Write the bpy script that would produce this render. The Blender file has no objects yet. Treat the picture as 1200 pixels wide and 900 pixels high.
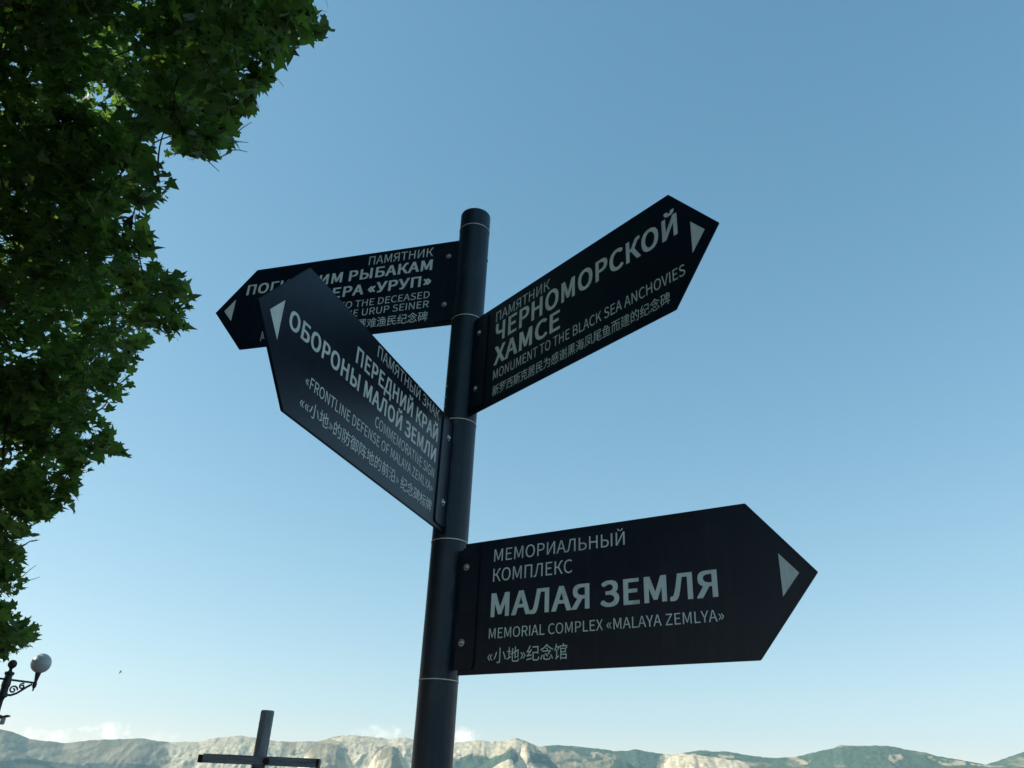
import bpy, bmesh, math, random
import numpy as np
from math import radians, sin, cos, pi, atan2, sqrt, hypot
from mathutils import Vector, Matrix
from mathutils.geometry import tessellate_polygon

scene = bpy.context.scene
COL = scene.collection
random.seed(7)
rng = np.random.default_rng(7)

# ------------------------------------------------------------------ camera
EYE = Vector((0, 0, 1.6))
FOCAL, PITCH, ROLL = 938.5, radians(27.956), radians(2.704)      # focal length in pixels of a 1200 px wide frame
_fw = Vector((0, cos(PITCH), sin(PITCH)))
_u0 = Vector((0, -sin(PITCH), cos(PITCH)))
_r0 = Vector((1, 0, 0))
RIGHT = _r0 * cos(ROLL) + _u0 * sin(ROLL)
UP = -_r0 * sin(ROLL) + _u0 * cos(ROLL)
cam = bpy.data.cameras.new("camera")
cam.sensor_fit = 'HORIZONTAL'
cam.sensor_width = 36
cam.lens = FOCAL / 1200 * 36
cam.clip_start = 0.05
cam.clip_end = 40000
cam_ob = bpy.data.objects.new("camera", cam)
COL.objects.link(cam_ob)
cam_ob.matrix_world = Matrix.Translation(EYE) @ Matrix((RIGHT, UP, -_fw)).transposed().to_4x4()
scene.camera = cam_ob


def ray(px, py):
    return (RIGHT * (px - 600) / FOCAL - UP * (py - 450) / FOCAL + _fw)


def at(px, py, Y):
    """world point seen at a pixel of the photo, on the vertical plane y = Y"""
    d = ray(px, py)
    return EYE + d * (Y / d.y)


def pix(p):
    v = Vector(p) - EYE
    z = v.dot(_fw)
    if z <= 0.01:
        return None
    return 600 + FOCAL * v.dot(RIGHT) / z, 450 - FOCAL * v.dot(UP) / z


# ------------------------------------------------------------------ sky and sun
SUN_EL, SUN_AZ = radians(30), radians(-95)       # azimuth from +y towards +x: the sun stands to the left
SKY_STRENGTH, SUN_STRENGTH, EXPOSURE = 0.10, 5.0, 0.5
world = bpy.data.worlds.new("World")
scene.world = world
world.use_nodes = True
W = world.node_tree
W.nodes.clear()


def wn(kind, **kw):
    n = W.nodes.new(kind)
    for k, v in kw.items():
        setattr(n, k, v)
    return n


def wmath(op, a, b=None, c=None, clamp=False):
    n = wn('ShaderNodeMath', operation=op, use_clamp=clamp)
    for i, v in enumerate((a, b, c)):
        if v is None:
            continue
        if isinstance(v, (int, float)):
            n.inputs[i].default_value = v
        else:
            W.links.new(v, n.inputs[i])
    return n.outputs[0]


sky = wn('ShaderNodeTexSky', sky_type='NISHITA', sun_disc=False)
sky.sun_elevation = SUN_EL
sky.sun_rotation = SUN_AZ
sky.altitude = 20
sky.air_density = 1.0
sky.dust_density = 0.1
sky.ozone_density = 3.0
# camera-like response of the sky: each channel through its own gentle power curve
SKY_GAIN, SKY_POW = (1.49, 2.02, 2.14), (1.0, .72, .64)
sep = wn('ShaderNodeSeparateColor')
com = wn('ShaderNodeCombineColor')
W.links.new(sky.outputs[0], sep.inputs[0])
for _i in range(3):
    W.links.new(wmath('MULTIPLY', wmath('POWER', sep.outputs[_i], SKY_POW[_i]), SKY_GAIN[_i]), com.inputs[_i])
sky_col = com.outputs[0]
# small fair-weather clouds low over the ridge, fixed in direction
tc = wn('ShaderNodeTexCoord')
noise = wn('ShaderNodeTexNoise')
noise.inputs['Scale'].default_value = 75
noise.inputs['Detail'].default_value = 7
noise.inputs['Roughness'].default_value = 0.62
W.links.new(tc.outputs['Generated'], noise.inputs['Vector'])


def cloud(px, py, hw, hh, dens):
    d = ray(px, py).normalized()
    r = d.cross(Vector((0, 0, 1))).normalized()
    u = r.cross(d)
    outs = []
    for ax in (r, u):
        dp = wn('ShaderNodeVectorMath', operation='DOT_PRODUCT')
        W.links.new(tc.outputs['Generated'], dp.inputs[0])
        dp.inputs[1].default_value = ax
        outs.append(dp.outputs['Value'])
    x = wmath('DIVIDE', outs[0], hw / FOCAL)
    y = wmath('DIVIDE', wmath('SUBTRACT', outs[1], -hh * 0.3 / FOCAL), hh / FOCAL)
    ysq = wmath('MULTIPLY', y, y)
    r2 = wmath('ADD', wmath('MULTIPLY', x, x), ysq)
    fall = wmath('SUBTRACT', 1.0, r2)
    nz = wmath('MULTIPLY', wmath('SUBTRACT', noise.outputs[0], 0.53), 5.0)
    m = wmath('ADD', fall, nz)
    front = wn('ShaderNodeVectorMath', operation='DOT_PRODUCT')
    W.links.new(tc.outputs['Generated'], front.inputs[0])
    front.inputs[1].default_value = d
    ok = wmath('GREATER_THAN', front.outputs['Value'], 0.9)
    sm = wn('ShaderNodeMapRange', interpolation_type='SMOOTHSTEP')
    W.links.new(m, sm.inputs[0])
    sm.inputs[1].default_value = 0.0
    sm.inputs[2].default_value = 1.3
    sm.inputs[3].default_value = 0.0
    sm.inputs[4].default_value = dens
    return wmath('MULTIPLY', sm.outputs[0], ok)


total = None
for c in ((57, 859, 23, 13, .8), (130, 857, 29, 14, .95), (188, 861, 30, 8, .3), (440, 856, 32, 10, .55), (545, 861, 22, 16, .95)):
    m = cloud(*c)
    total = m if total is None else wmath('MAXIMUM', total, m)
cmix = wn('ShaderNodeMix', data_type='RGBA')
W.links.new(total, cmix.inputs[0])
W.links.new(sky_col, cmix.inputs[6])
CLOUD_RGB = (10.4, 9.9, 8.9, 1)
cmix.inputs[7].default_value = CLOUD_RGB
bg = wn('ShaderNodeBackground')
bg.inputs[1].default_value = SKY_STRENGTH
W.links.new(cmix.outputs[2], bg.inputs[0])
wo = wn('ShaderNodeOutputWorld')
W.links.new(bg.outputs[0], wo.inputs[0])

sun = bpy.data.lights.new("sun", 'SUN')
sun.energy = SUN_STRENGTH
sun.angle = radians(0.5)
sun.color = (1.0, 0.93, 0.82)
sun_ob = bpy.data.objects.new("sun", sun)
COL.objects.link(sun_ob)
SUN_DIR = Vector((sin(SUN_AZ) * cos(SUN_EL), cos(SUN_AZ) * cos(SUN_EL), sin(SUN_EL)))
sun_ob.rotation_euler = SUN_DIR.to_track_quat('Z', 'Y').to_euler()
sun_ob.location = (-20, 0, 30)

scene.view_settings.view_transform = 'Standard'
scene.view_settings.look = 'None'
scene.view_settings.gamma = 1
scene.view_settings.use_curve_mapping = False
scene.view_settings.exposure = EXPOSURE


# ------------------------------------------------------------------ helpers
def tag(o, label=None, cat=None, group=None, kind=None):
    for k, v in (('label', label), ('category', cat), ('group', group), ('kind', kind)):
        if v:
            o[k] = v
    return o


def empty(name, loc):
    o = bpy.data.objects.new(name, None)
    o.location = loc
    o.empty_display_size = 0.1
    COL.objects.link(o)
    return o


def link_mesh(name, me, m, parent=None, smooth=False):
    o = bpy.data.objects.new(name, me)
    COL.objects.link(o)
    if m:
        me.materials.append(m)
    if parent:
        o.parent = parent
    if smooth:
        me.polygons.foreach_set('use_smooth', [True] * len(me.polygons))
    return o


def obj(name, bm, m, parent=None, smooth=False, sharp=35):
    me = bpy.data.meshes.new(name)
    bmesh.ops.recalc_face_normals(bm, faces=bm.faces)
    bm.to_mesh(me)
    bm.free()
    o = link_mesh(name, me, m, parent, smooth)
    if smooth:
        me.set_sharp_from_angle(angle=radians(sharp))
    return o


def np_mesh(name, co, faces_flat, loop_tot, m, parent=None, smooth=False):
    me = bpy.data.meshes.new(name)
    me.vertices.add(len(co))
    me.vertices.foreach_set('co', np.asarray(co, dtype=np.float32).ravel())
    me.loops.add(len(faces_flat))
    me.loops.foreach_set('vertex_index', np.asarray(faces_flat, dtype=np.int32))
    n = len(loop_tot)
    me.polygons.add(n)
    st = np.zeros(n, dtype=np.int32)
    st[1:] = np.cumsum(loop_tot)[:-1]
    me.polygons.foreach_set('loop_start', st)
    me.polygons.foreach_set('loop_total', np.asarray(loop_tot, dtype=np.int32))
    me.update(calc_edges=True)
    me.validate()
    return link_mesh(name, me, m, parent, smooth)


def add_box(bm, c, s, rot=None, bevel=0.0):
    r = bmesh.ops.create_cube(bm, size=1)
    vs = r['verts']
    M = Matrix.Translation(Vector(c)) @ (rot.to_4x4() if rot is not None else Matrix.Identity(4)) @ Matrix.Diagonal((s[0], s[1], s[2], 1))
    bmesh.ops.transform(bm, matrix=M, verts=vs)
    if bevel:
        es = list({e for v in vs for e in v.link_edges})
        bmesh.ops.bevel(bm, geom=es, offset=bevel, segments=2, affect='EDGES', profile=0.5)


def add_lathe(bm, prof, seg=32, c=(0, 0, 0), M=None):
    """prof: (radius, z) list; closed to the axis where radius is 0"""
    rings = []
    for r, z in prof:
        if r < 1e-6:
            rings.append([bm.verts.new((0, 0, z))])
        else:
            rings.append([bm.verts.new((r * cos(2 * pi * k / seg), r * sin(2 * pi * k / seg), z)) for k in range(seg)])
    for a, b in zip(rings, rings[1:]):
        for k in range(seg):
            k2 = (k + 1) % seg
            if len(a) == 1 and len(b) == 1:
                continue
            if len(a) == 1:
                bm.faces.new((a[0], b[k], b[k2]))
            elif len(b) == 1:
                bm.faces.new((a[k], a[k2], b[0]))
            else:
                bm.faces.new((a[k], a[k2], b[k2], b[k]))
    vs = [v for r in rings for v in r]
    T = (M if M is not None else Matrix.Identity(4))
    T = Matrix.Translation(Vector(c)) @ T
    bmesh.ops.transform(bm, matrix=T, verts=vs)


def add_tube(bm, pts, rad, seg=8, caps=True):
    """tube along points; rad is a number or a list"""
    pts = [Vector(p) for p in pts]
    n = len(pts)
    rs = rad if isinstance(rad, (list, tuple)) else [rad] * n
    prev = None
    rings = []
    for i, p in enumerate(pts):
        t = (pts[min(i + 1, n - 1)] - pts[max(i - 1, 0)]).normalized()
        if prev is None:
            a = Vector((0, 0, 1)) if abs(t.z) < .9 else Vector((1, 0, 0))
            x = t.cross(a).normalized()
        else:
            x = (prev - t * prev.dot(t)).normalized()
        y = t.cross(x)
        prev = x
        rings.append([bm.verts.new(p + (x * cos(2 * pi * k / seg) + y * sin(2 * pi * k / seg)) * rs[i]) for k in range(seg)])
    for a, b in zip(rings, rings[1:]):
        for k in range(seg):
            k2 = (k + 1) % seg
            bm.faces.new((a[k], a[k2], b[k2], b[k]))
    if caps:
        bm.faces.new(rings[0][::-1])
        bm.faces.new(rings[-1])


def mat(name, rgb, rough=0.5, metal=0.0, spec=0.5, var=0.0, scale=20.0, bump=0.0, bscale=200.0, coat=0.0, rvar=0.0):
    m = bpy.data.materials.new(name)
    m.use_nodes = True
    N, L = m.node_tree.nodes, m.node_tree.links
    b = N['Principled BSDF']
    b.inputs['Base Color'].default_value = (*rgb, 1)
    b.inputs['Roughness'].default_value = rough
    b.inputs['Metallic'].default_value = metal
    b.inputs['Specular IOR Level'].default_value = spec
    b.inputs['Coat Weight'].default_value = coat
    tcn = N.new('ShaderNodeTexCoord')
    if var or rvar:
        nz = N.new('ShaderNodeTexNoise')
        nz.inputs['Scale'].default_value = scale
        nz.inputs['Detail'].default_value = 8
        nz.inputs['Roughness'].default_value = .65
        L.new(tcn.outputs['Object'], nz.inputs['Vector'])
        if var:
            cr = N.new('ShaderNodeValToRGB')
            cr.color_ramp.elements[0].position = .3
            cr.color_ramp.elements[1].position = .72
            cr.color_ramp.elements[0].color = (*[c * (1 - var) for c in rgb], 1)
            cr.color_ramp.elements[1].color = (*[min(1, c * (1 + var)) for c in rgb], 1)
            L.new(nz.outputs[0], cr.inputs[0])
            L.new(cr.outputs[0], b.inputs['Base Color'])
        if rvar:
            mr = N.new('ShaderNodeMapRange')
            mr.inputs[1].default_value = .3
            mr.inputs[2].default_value = .7
            mr.inputs[3].default_value = rough - rvar
            mr.inputs[4].default_value = rough + rvar
            L.new(nz.outputs[0], mr.inputs[0])
            L.new(mr.outputs[0], b.inputs['Roughness'])
    if bump:
        nb = N.new('ShaderNodeTexNoise')
        nb.inputs['Scale'].default_value = bscale
        nb.inputs['Detail'].default_value = 4
        L.new(tcn.outputs['Object'], nb.inputs['Vector'])
        bp = N.new('ShaderNodeBump')
        bp.inputs['Strength'].default_value = bump
        bp.inputs['Distance'].default_value = 0.01
        L.new(nb.outputs[0], bp.inputs['Height'])
        L.new(bp.outputs[0], b.inputs['Normal'])
    return m


M_POLE = mat('pole_powder_coat', (.003, .013, .024), .40, spec=.34, var=.25, scale=9, bump=.05, bscale=420, rvar=.06)
M_PANEL = mat('panel_powder_coat', (.0005, .0065, .018), .34, spec=.36, var=.2, scale=6, rvar=.03)
M_LETTER = mat('vinyl_lettering', (.66, .74, .69), .6, spec=.3, var=.06, scale=30)
M_RING = mat('bare_metal_ring', (.6, .57, .47), .5, metal=.3, var=.2, scale=60)
M_BOLT = mat('zinc_bolt', (.45, .46, .46), .35, metal=.8, var=.2, scale=90)
M_IRON = mat('cast_iron_paint', (.012, .014, .018), .5, var=.25, scale=14, bump=.1, bscale=80)
M_GLOBE = mat('opal_globe', (.45, .49, .50), .3, spec=.5, var=.08, scale=5)
M_CAMBODY = mat('camera_housing', (.35, .37, .38), .5, var=.1)
M_BARK = mat('plane_bark', (.12, .10, .075), .9, spec=.1, var=.5, scale=7, bump=.5, bscale=18)
M_BIRD = mat('bird_feathers', (.3, .3, .3), .8, var=.3, scale=8)


def dust(m, rgb, amount, sx, sz):
    """thin weathering film: rain streaks and settled dust"""
    N, L = m.node_tree.nodes, m.node_tree.links
    b = N['Principled BSDF']
    src = b.inputs['Base Color'].links[0].from_socket
    tcn = N.new('ShaderNodeTexCoord')
    facs = []
    for scale, sc in ((1.0, (sx, sx, sz)), (1.0, (14, 14, 11))):
        mp = N.new('ShaderNodeMapping')
        mp.inputs['Scale'].default_value = sc
        L.new(tcn.outputs['Object'], mp.inputs[0])
        nz = N.new('ShaderNodeTexNoise')
        nz.inputs['Scale'].default_value = scale
        nz.inputs['Detail'].default_value = 8
        nz.inputs['Roughness'].default_value = .7
        L.new(mp.outputs[0], nz.inputs[0])
        mr = N.new('ShaderNodeMapRange')
        mr.inputs[1].default_value = .5
        mr.inputs[2].default_value = .8
        mr.inputs[3].default_value = 0
        mr.inputs[4].default_value = amount
        L.new(nz.outputs[0], mr.inputs[0])
        facs.append(mr.outputs[0])
    ad = N.new('ShaderNodeMath')
    ad.operation = 'ADD'
    ad.use_clamp = True
    L.new(facs[0], ad.inputs[0])
    L.new(facs[1], ad.inputs[1])
    mx = N.new('ShaderNodeMix')
    mx.data_type = 'RGBA'
    L.new(ad.outputs[0], mx.inputs[0])
    L.new(src, mx.inputs[6])
    mx.inputs[7].default_value = (*rgb, 1)
    L.new(mx.outputs[2], b.inputs['Base Color'])


dust(M_PANEL, (.06, .075, .085), .13, 55, 2.5)
dust(M_POLE, (.07, .09, .10), .2, 60, 2.0)
dust(M_LETTER, (.30, .31, .29), .5, 40, 3)


# ------------------------------------------------------------------ ground, sea
def paving():
    m = mat('pavement_slabs', (.2, .19, .175), .85, spec=.2)
    N, L = m.node_tree.nodes, m.node_tree.links
    b = N['Principled BSDF']
    tcn = N.new('ShaderNodeTexCoord')
    br = N.new('ShaderNodeTexBrick')
    br.inputs['Scale'].default_value = 1.6
    br.inputs['Color1'].default_value = (.115, .12, .125, 1)
    br.inputs['Color2'].default_value = (.09, .095, .10, 1)
    br.inputs['Mortar'].default_value = (.05, .048, .045, 1)
    br.inputs['Mortar Size'].default_value = .012
    L.new(tcn.outputs['Object'], br.inputs['Vector'])
    nz = N.new('ShaderNodeTexNoise')
    nz.inputs['Scale'].default_value = .8
    nz.inputs['Detail'].default_value = 9
    L.new(tcn.outputs['Object'], nz.inputs['Vector'])
    mx = N.new('ShaderNodeMix')
    mx.data_type = 'RGBA'
    mx.blend_type = 'MULTIPLY'
    mx.inputs[0].default_value = .5
    L.new(br.outputs[0], mx.inputs[6])
    L.new(nz.outputs[0], mx.inputs[7])
    L.new(mx.outputs[2], b.inputs['Base Color'])
    return m


bm = bmesh.new()
add_box(bm, (0, -60, -1.0), (400, 220, 2.0))
tag(obj('pavement', bm, paving()), kind='structure')

M_SEA = mat('sea_water', (.02, .05, .07), .12, spec=.5, bump=.4, bscale=.35)
bm = bmesh.new()
vs = [bm.verts.new((x, y, -1.2)) for x, y in ((-9500, -9500), (9500, -9500), (9500, 9500), (-9500, 9500))]
bm.faces.new(vs)
tag(obj('sea', bm, M_SEA), kind='structure')


# ------------------------------------------------------------------ hills across the bay
def vnoise(x, y, seed=0):
    xi = np.floor(x).astype(np.int64)
    yi = np.floor(y).astype(np.int64)
    fx = x - xi
    fy = y - yi
    fx = fx * fx * fx * (fx * (fx * 6 - 15) + 10)
    fy = fy * fy * fy * (fy * (fy * 6 - 15) + 10)

    def h(a, b):
        n = (a * 374761393 + b * 668265263 + seed * 974634777) & 0x7fffffff
        n = ((n ^ (n >> 13)) * 1274126177) & 0x7fffffff
        return ((n ^ (n >> 16)) & 0xffff) / 65535.0
    a, b, c, d = h(xi, yi), h(xi + 1, yi), h(xi, yi + 1), h(xi + 1, yi + 1)
    return (a * (1 - fx) + b * fx) * (1 - fy) + (c * (1 - fx) + d * fx) * fy


def fbm(x, y, o=5, seed=0, g=.5):
    s = 0
    a = 1
    t = 0
    for k in range(o):
        s = s + a * vnoise(x * 2 ** k, y * 2 ** k, seed + k)
        t += a
        a *= g
    return s / t


def ridged(x, y, o=5, seed=0):
    s = 0
    a = 1
    t = 0
    for k in range(o):
        s = s + a * (1 - np.abs(2 * vnoise(x * 2 ** k, y * 2 ** k, seed + k) - 1))
        t += a
        a *= .5
    return s / t


SKYLINE = [(-260, 846), (-120, 850), (-40, 851), (0, 854), (12, 857), (25, 862), (35, 866), (55, 868), (75, 871), (90, 869.5), (110, 867), (140, 866), (165, 865),
           (185, 868), (200, 870), (215, 869), (235, 869), (245, 866), (265, 863), (280, 862), (300, 864), (320, 868), (340, 869),
           (360, 868.5), (372, 869), (385, 865), (400, 862), (412, 861), (425, 862), (445, 864), (455, 866), (465, 865), (475, 864),
           (485, 866), (530, 870), (545, 869), (562, 867), (575, 869), (588, 868), (600, 865.5), (606, 865), (615, 868), (625, 872),
           (632, 875), (645, 873.5), (655, 873), (680, 875), (700, 877), (720, 880), (735, 880), (745, 878), (755, 880), (780, 884),
           (795, 883), (815, 880), (827, 879), (835, 881), (850, 880), (865, 883), (885, 886), (905, 888), (930, 887), (945, 884),
           (960, 880), (975, 877.5), (985, 873), (1005, 874), (1040, 873.5), (1060, 878), (1080, 881), (1100, 886), (1130, 891),
           (1155, 896), (1165, 893), (1180, 888), (1200, 881), (1240, 872), (1300, 880), (1420, 900)]
SPURS = [  # (distance, outline): lower shoulders in front of the main ridge
    (5900, [(-200, 870), (-60, 872), (0, 876), (30, 884), (50, 892), (75, 905)]),
    (5700, [(345, 905), (358, 884), (366, 875), (376, 871.5), (385, 870.5), (395, 872), (403, 877), (410, 887), (418, 905)]),
    (5600, [(428, 905), (436, 890), (444, 879), (452, 875), (460, 874), (466, 877), (472, 886), (480, 905)]),
    (5500, [(540, 912), (560, 900), (580, 887), (592, 880), (599, 877), (604, 879), (611, 887), (617, 896), (622, 912)]),
    (5900, [(604, 912), (612, 872), (618, 869.5), (626, 873.5), (634, 880), (645, 890), (660, 905), (668, 915)]),
    (5300, [(560, 915), (575, 901), (588, 894), (597, 891), (603, 894), (615, 905), (622, 915)]),
    (5400, [(770, 905), (785, 887), (795, 885), (812, 884.5), (830, 886), (848, 888.5), (866, 893), (880, 898.5), (895, 905), (915, 915)]),
    (5600, [(660, 905), (690, 893), (715, 889), (735, 893), (755, 905)]),
    (5500, [(1050, 915), (1085, 898), (1120, 899), (1170, 900), (1260, 896)]),
]


def azel(px, py):
    d = ray(px, py)
    return atan2(d.x, d.y), d.z / hypot(d.x, d.y)


def heights(profile, azs, r0):
    ae = np.array([azel(*p) for p in profile])
    t = np.interp(azs, ae[:, 0], ae[:, 1], left=-1, right=-1)
    return r0 * t + EYE.z, t > -.5


NA = 1300
azs = np.linspace(azel(-240, 870)[0], azel(1400, 900)[0], NA)
rs = np.concatenate([np.linspace(4300, 5000, 20)[:-1], np.linspace(5000, 6620, 270), np.linspace(6640, 8800, 30)])
AZ, RR = np.meshgrid(azs, rs, indexing='ij')
X, Y = RR * np.sin(AZ), RR * np.cos(AZ)
R0 = 6500.0
H0, _ = heights(SKYLINE, azs, R0)
back = RR - R0
rough = (.3 + .7 * np.clip((azs - azel(170, 880)[0]) / .03, 0, 1) * np.clip((azel(690, 890)[0] - azs) / .04, 0, 1))[:, None]
u_ = X / 330.0
g1 = ridged(X / 420 + .35 * fbm(X / 300, Y / 300, 3, 9), Y / 1500, 4, 21)
g2 = ridged(X / 110 + .5 * fbm(X / 60, Y / 60, 3, 35), Y / 170, 4, 33)
g3 = fbm(X / 40, Y / 40, 4, 41)
Z = np.where(back < 0, H0[:, None] + back * .62, H0[:, None] - back * .30)
depth = np.clip(-back, 0, 500)
Z = Z - (1 - g1) * np.clip(depth * .30, 0, 120) - rough * (1 - g2) * np.clip(depth * .20, 0, 50) - rough * (g3 - .5) * np.clip(depth * .2, 0, 26)
for r0, prof in SPURS:
    H, ok = heights(prof, azs, r0)
    b = RR - r0
    z = np.where(b < 0, H[:, None] + b * .6, H[:, None] - b * .55)
    dd = np.clip(-b, 0, 400)
    z = z - (1 - g2) * np.clip(dd * .26, 0, 60) - (g3 - .5) * np.clip(np.abs(b) * .2, 0, 20)
    z = np.where(ok[:, None], z, -500)
    Z = np.maximum(Z, z)
Z = Z + (fbm(X / 28, Y / 28, 4, 97) - .5) * 9
foot = np.clip((RR - 4300) / 500, 0, 1)
Z = np.maximum(Z, -3 + foot * 25 + 18 * foot * fbm(X / 200, Y / 200, 4, 50))
Z[:, 0] = -3.5

# ground cover on the slopes: bare white marl, dry grass, woods -- patches that belong to the hillside
ca, sa = cos(ROLL), sin(ROLL)
VX, VY, VZ = X, Y, Z - EYE.z
dep = VY * _fw.y + VZ * _fw.z
PX = 600 + FOCAL * (VX * RIGHT.x + VY * RIGHT.y + VZ * RIGHT.z) / dep
PY = 450 - FOCAL * (VX * UP.x + VY * UP.y + VZ * UP.z) / dep
wob = 9 * (fbm(X / 160, Z / 60, 4, 60) - .5)
wobx = 14 * (fbm(X / 140, Z / 70, 4, 66) - .5)
QX, QY = PX + wobx, PY + wob


def inside(poly, soft=None):
    r = np.zeros(QX.shape, bool)
    n = len(poly)
    for i in range(n):
        x1, y1 = poly[i]
        x2, y2 = poly[(i + 1) % n]
        c = ((y1 > QY) != (y2 > QY)) & (QX < (x2 - x1) * (QY - y1) / ((y2 - y1) or 1e-9) + x1)
        r ^= c
    return r


MARL = [[(193, 872), (203, 868), (240, 866), (262, 858), (330, 858), (331, 880), (312, 905), (370, 930), (180, 930), (197, 900), (200, 885)],
        [(352, 864), (362, 866), (356, 880), (345, 882)],
        [(330, 884), (360, 884), (362, 930), (300, 930)],
        [(388, 866), (412, 857), (450, 861), (490, 866), (490, 930), (476, 930), (468, 876), (455, 873), (444, 876), (430, 930), (414, 930), (406, 880), (398, 870)],
        [(432, 891), (455, 890), (456, 930), (425, 930)],
        [(500, 868), (560, 864), (606, 862), (612, 870), (622, 930), (612, 930), (604, 880), (599, 876), (585, 883), (574, 888), (566, 884), (550, 884), (536, 889), (520, 886), (500, 884)],
        [(575, 903), (585, 894), (597, 890), (604, 896), (640, 898), (642, 930), (560, 930)],
        [(614, 876), (620, 878), (618, 896), (612, 893)],
        [(624, 872), (632, 878), (628, 880)],
        [(778, 886), (795, 883.5), (812, 884), (830, 886), (850, 889), (866, 893), (880, 899), (900, 910), (900, 930), (770, 930)],
        [(1040, 884), (1056, 884), (1062, 893), (1046, 895)], [(1084, 886), (1110, 891), (1150, 896), (1180, 899), (1120, 898), (1090, 892)],
        [(930, 891), (946, 890), (950, 897), (925, 896)], [(840, 883), (860, 884), (868, 888), (850, 889)], [(690, 880), (706, 882), (704, 888), (688, 888)]]
WOOD = [[(500, 886), (536, 890), (550, 885), (566, 886), (574, 889), (599, 878), (612, 888), (614, 930), (500, 930)],
        [(618, 880), (640, 884), (640, 897), (616, 893)],
        [(640, 872), (720, 876), (770, 879), (775, 890), (760, 915), (640, 915)],
        [(760, 876), (900, 880), (1240, 868), (1300, 930), (905, 930), (880, 898), (850, 888), (800, 883), (770, 888)],
        [(100, 895), (150, 893), (185, 898), (180, 930), (90, 930)], [(-50, 893), (40, 890), (110, 899), (110, 930), (-50, 930)]]
GRASS2 = [[(640, 884), (662, 880), (672, 879), (685, 890), (690, 930), (660, 930)], [(700, 880), (720, 884), (716, 900), (698, 896)]]
marl = np.zeros(QX.shape)
wood = np.zeros(QX.shape)
for p in WOOD:
    wood[inside(p)] = 1
for p in GRASS2:
    wood[inside(p) & (fbm(X / 38, Z / 22, 4, 113) > .44)] = .25
for n_, p in enumerate(MARL):
    i = inside(p)
    if n_ >= 10:
        i &= fbm(X / 38, Z / 22, 4, 111) > .47
    marl[i] = 1 if n_ < 10 else .35
    wood[i] = 0 if n_ < 10 else .15
# scrub and gullies break the marl up, clearings break the woods up
rib = fbm(X / 26, Z / 90, 3, 71)
marl = marl * np.clip(1.25 - 1.6 * np.clip(rib - .52, 0, 1) * 2.2, 0, 1)
wood = wood * np.clip(1.5 - 2.0 * np.clip(fbm(X / 110, Z / 50, 4, 81) - .5, 0, 1) * 2, 0, 1)
cover = np.stack([marl, wood, fbm(X / 70, Z / 40, 4, 91), np.ones_like(marl)], -1)

nr = len(rs)
idx = np.arange(NA * nr).reshape(NA, nr)
quads = np.stack([idx[:-1, :-1], idx[1:, :-1], idx[1:, 1:], idx[:-1, 1:]], -1).reshape(-1, 4)


def hill_material():
    m = bpy.data.materials.new('hill_cover')
    m.use_nodes = True
    N, L = m.node_tree.nodes, m.node_tree.links
    b = N['Principled BSDF']
    b.inputs['Roughness'].default_value = .95
    b.inputs['Specular IOR Level'].default_value = .1
    a = N.new('ShaderNodeAttribute')
    a.attribute_name = 'cover'
    sp = N.new('ShaderNodeSeparateColor')
    L.new(a.outputs['Color'], sp.inputs[0])
    tcn = N.new('ShaderNodeTexCoord')
    nz = N.new('ShaderNodeTexNoise')
    nz.inputs['Scale'].default_value = .035
    nz.inputs['Detail'].default_value = 6
    nz.inputs['Roughness'].default_value = .7
    L.new(tcn.outputs['Object'], nz.inputs['Vector'])

    def ramp(src, a0, a1, p0=.3, p1=.7):
        c = N.new('ShaderNodeValToRGB')
        c.color_ramp.elements[0].position = p0
        c.color_ramp.elements[1].position = p1
        c.color_ramp.elements[0].color = (*a0, 1)
        c.color_ramp.elements[1].color = (*a1, 1)
        L.new(src, c.inputs[0])
        return c.outputs[0]

    def mix(f, x, y):
        n = N.new('ShaderNodeMix')
        n.data_type = 'RGBA'
        L.new(f, n.inputs[0])
        L.new(x, n.inputs[6])
        L.new(y, n.inputs[7])
        return n.outputs[2]
    grass = ramp(sp.outputs[2], GRASS_A, GRASS_B)
    mp = N.new('ShaderNodeMapping')
    mp.inputs['Scale'].default_value = (.02, .02, .11)
    L.new(tcn.outputs['Object'], mp.inputs[0])
    ns = N.new('ShaderNodeTexNoise')
    ns.inputs['Scale'].default_value = 1
    ns.inputs['Detail'].default_value = 5
    L.new(mp.outputs[0], ns.inputs['Vector'])
    av = N.new('ShaderNodeMath')
    av.operation = 'MULTIPLY_ADD'
    L.new(ns.outputs[0], av.inputs[0])
    av.inputs[1].default_value = .55
    hf = N.new('ShaderNodeMath')
    hf.operation = 'MULTIPLY'
    hf.inputs[1].default_value = .45
    L.new(nz.outputs[0], hf.inputs[0])
    L.new(hf.outputs[0], av.inputs[2])
    rock = ramp(av.outputs[0], ROCK_A, ROCK_B, .40, .54)
    tree = ramp(nz.outputs[0], WOOD_A, WOOD_B, .38, .62)
    L.new(mix(sp.outputs[0], mix(sp.outputs[1], grass, tree), rock), b.inputs['Base Color'])
    return m


GRASS_A, GRASS_B = (.235, .205, .13), (.37, .315, .205)
ROCK_A, ROCK_B = (.46, .39, .25), (.66, .57, .39)
WOOD_A, WOOD_B = (.05, .082, .06), (.09, .135, .085)
hills = np_mesh('hills', np.stack([X, Y, Z], -1).reshape(-1, 3), quads.ravel(), np.full(len(quads), 4), hill_material(), smooth=True)
att = hills.data.attributes.new('cover', 'FLOAT_COLOR', 'POINT')
att.data.foreach_set('color', cover.reshape(-1).astype(np.float32))
tag(hills, kind='structure')

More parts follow.
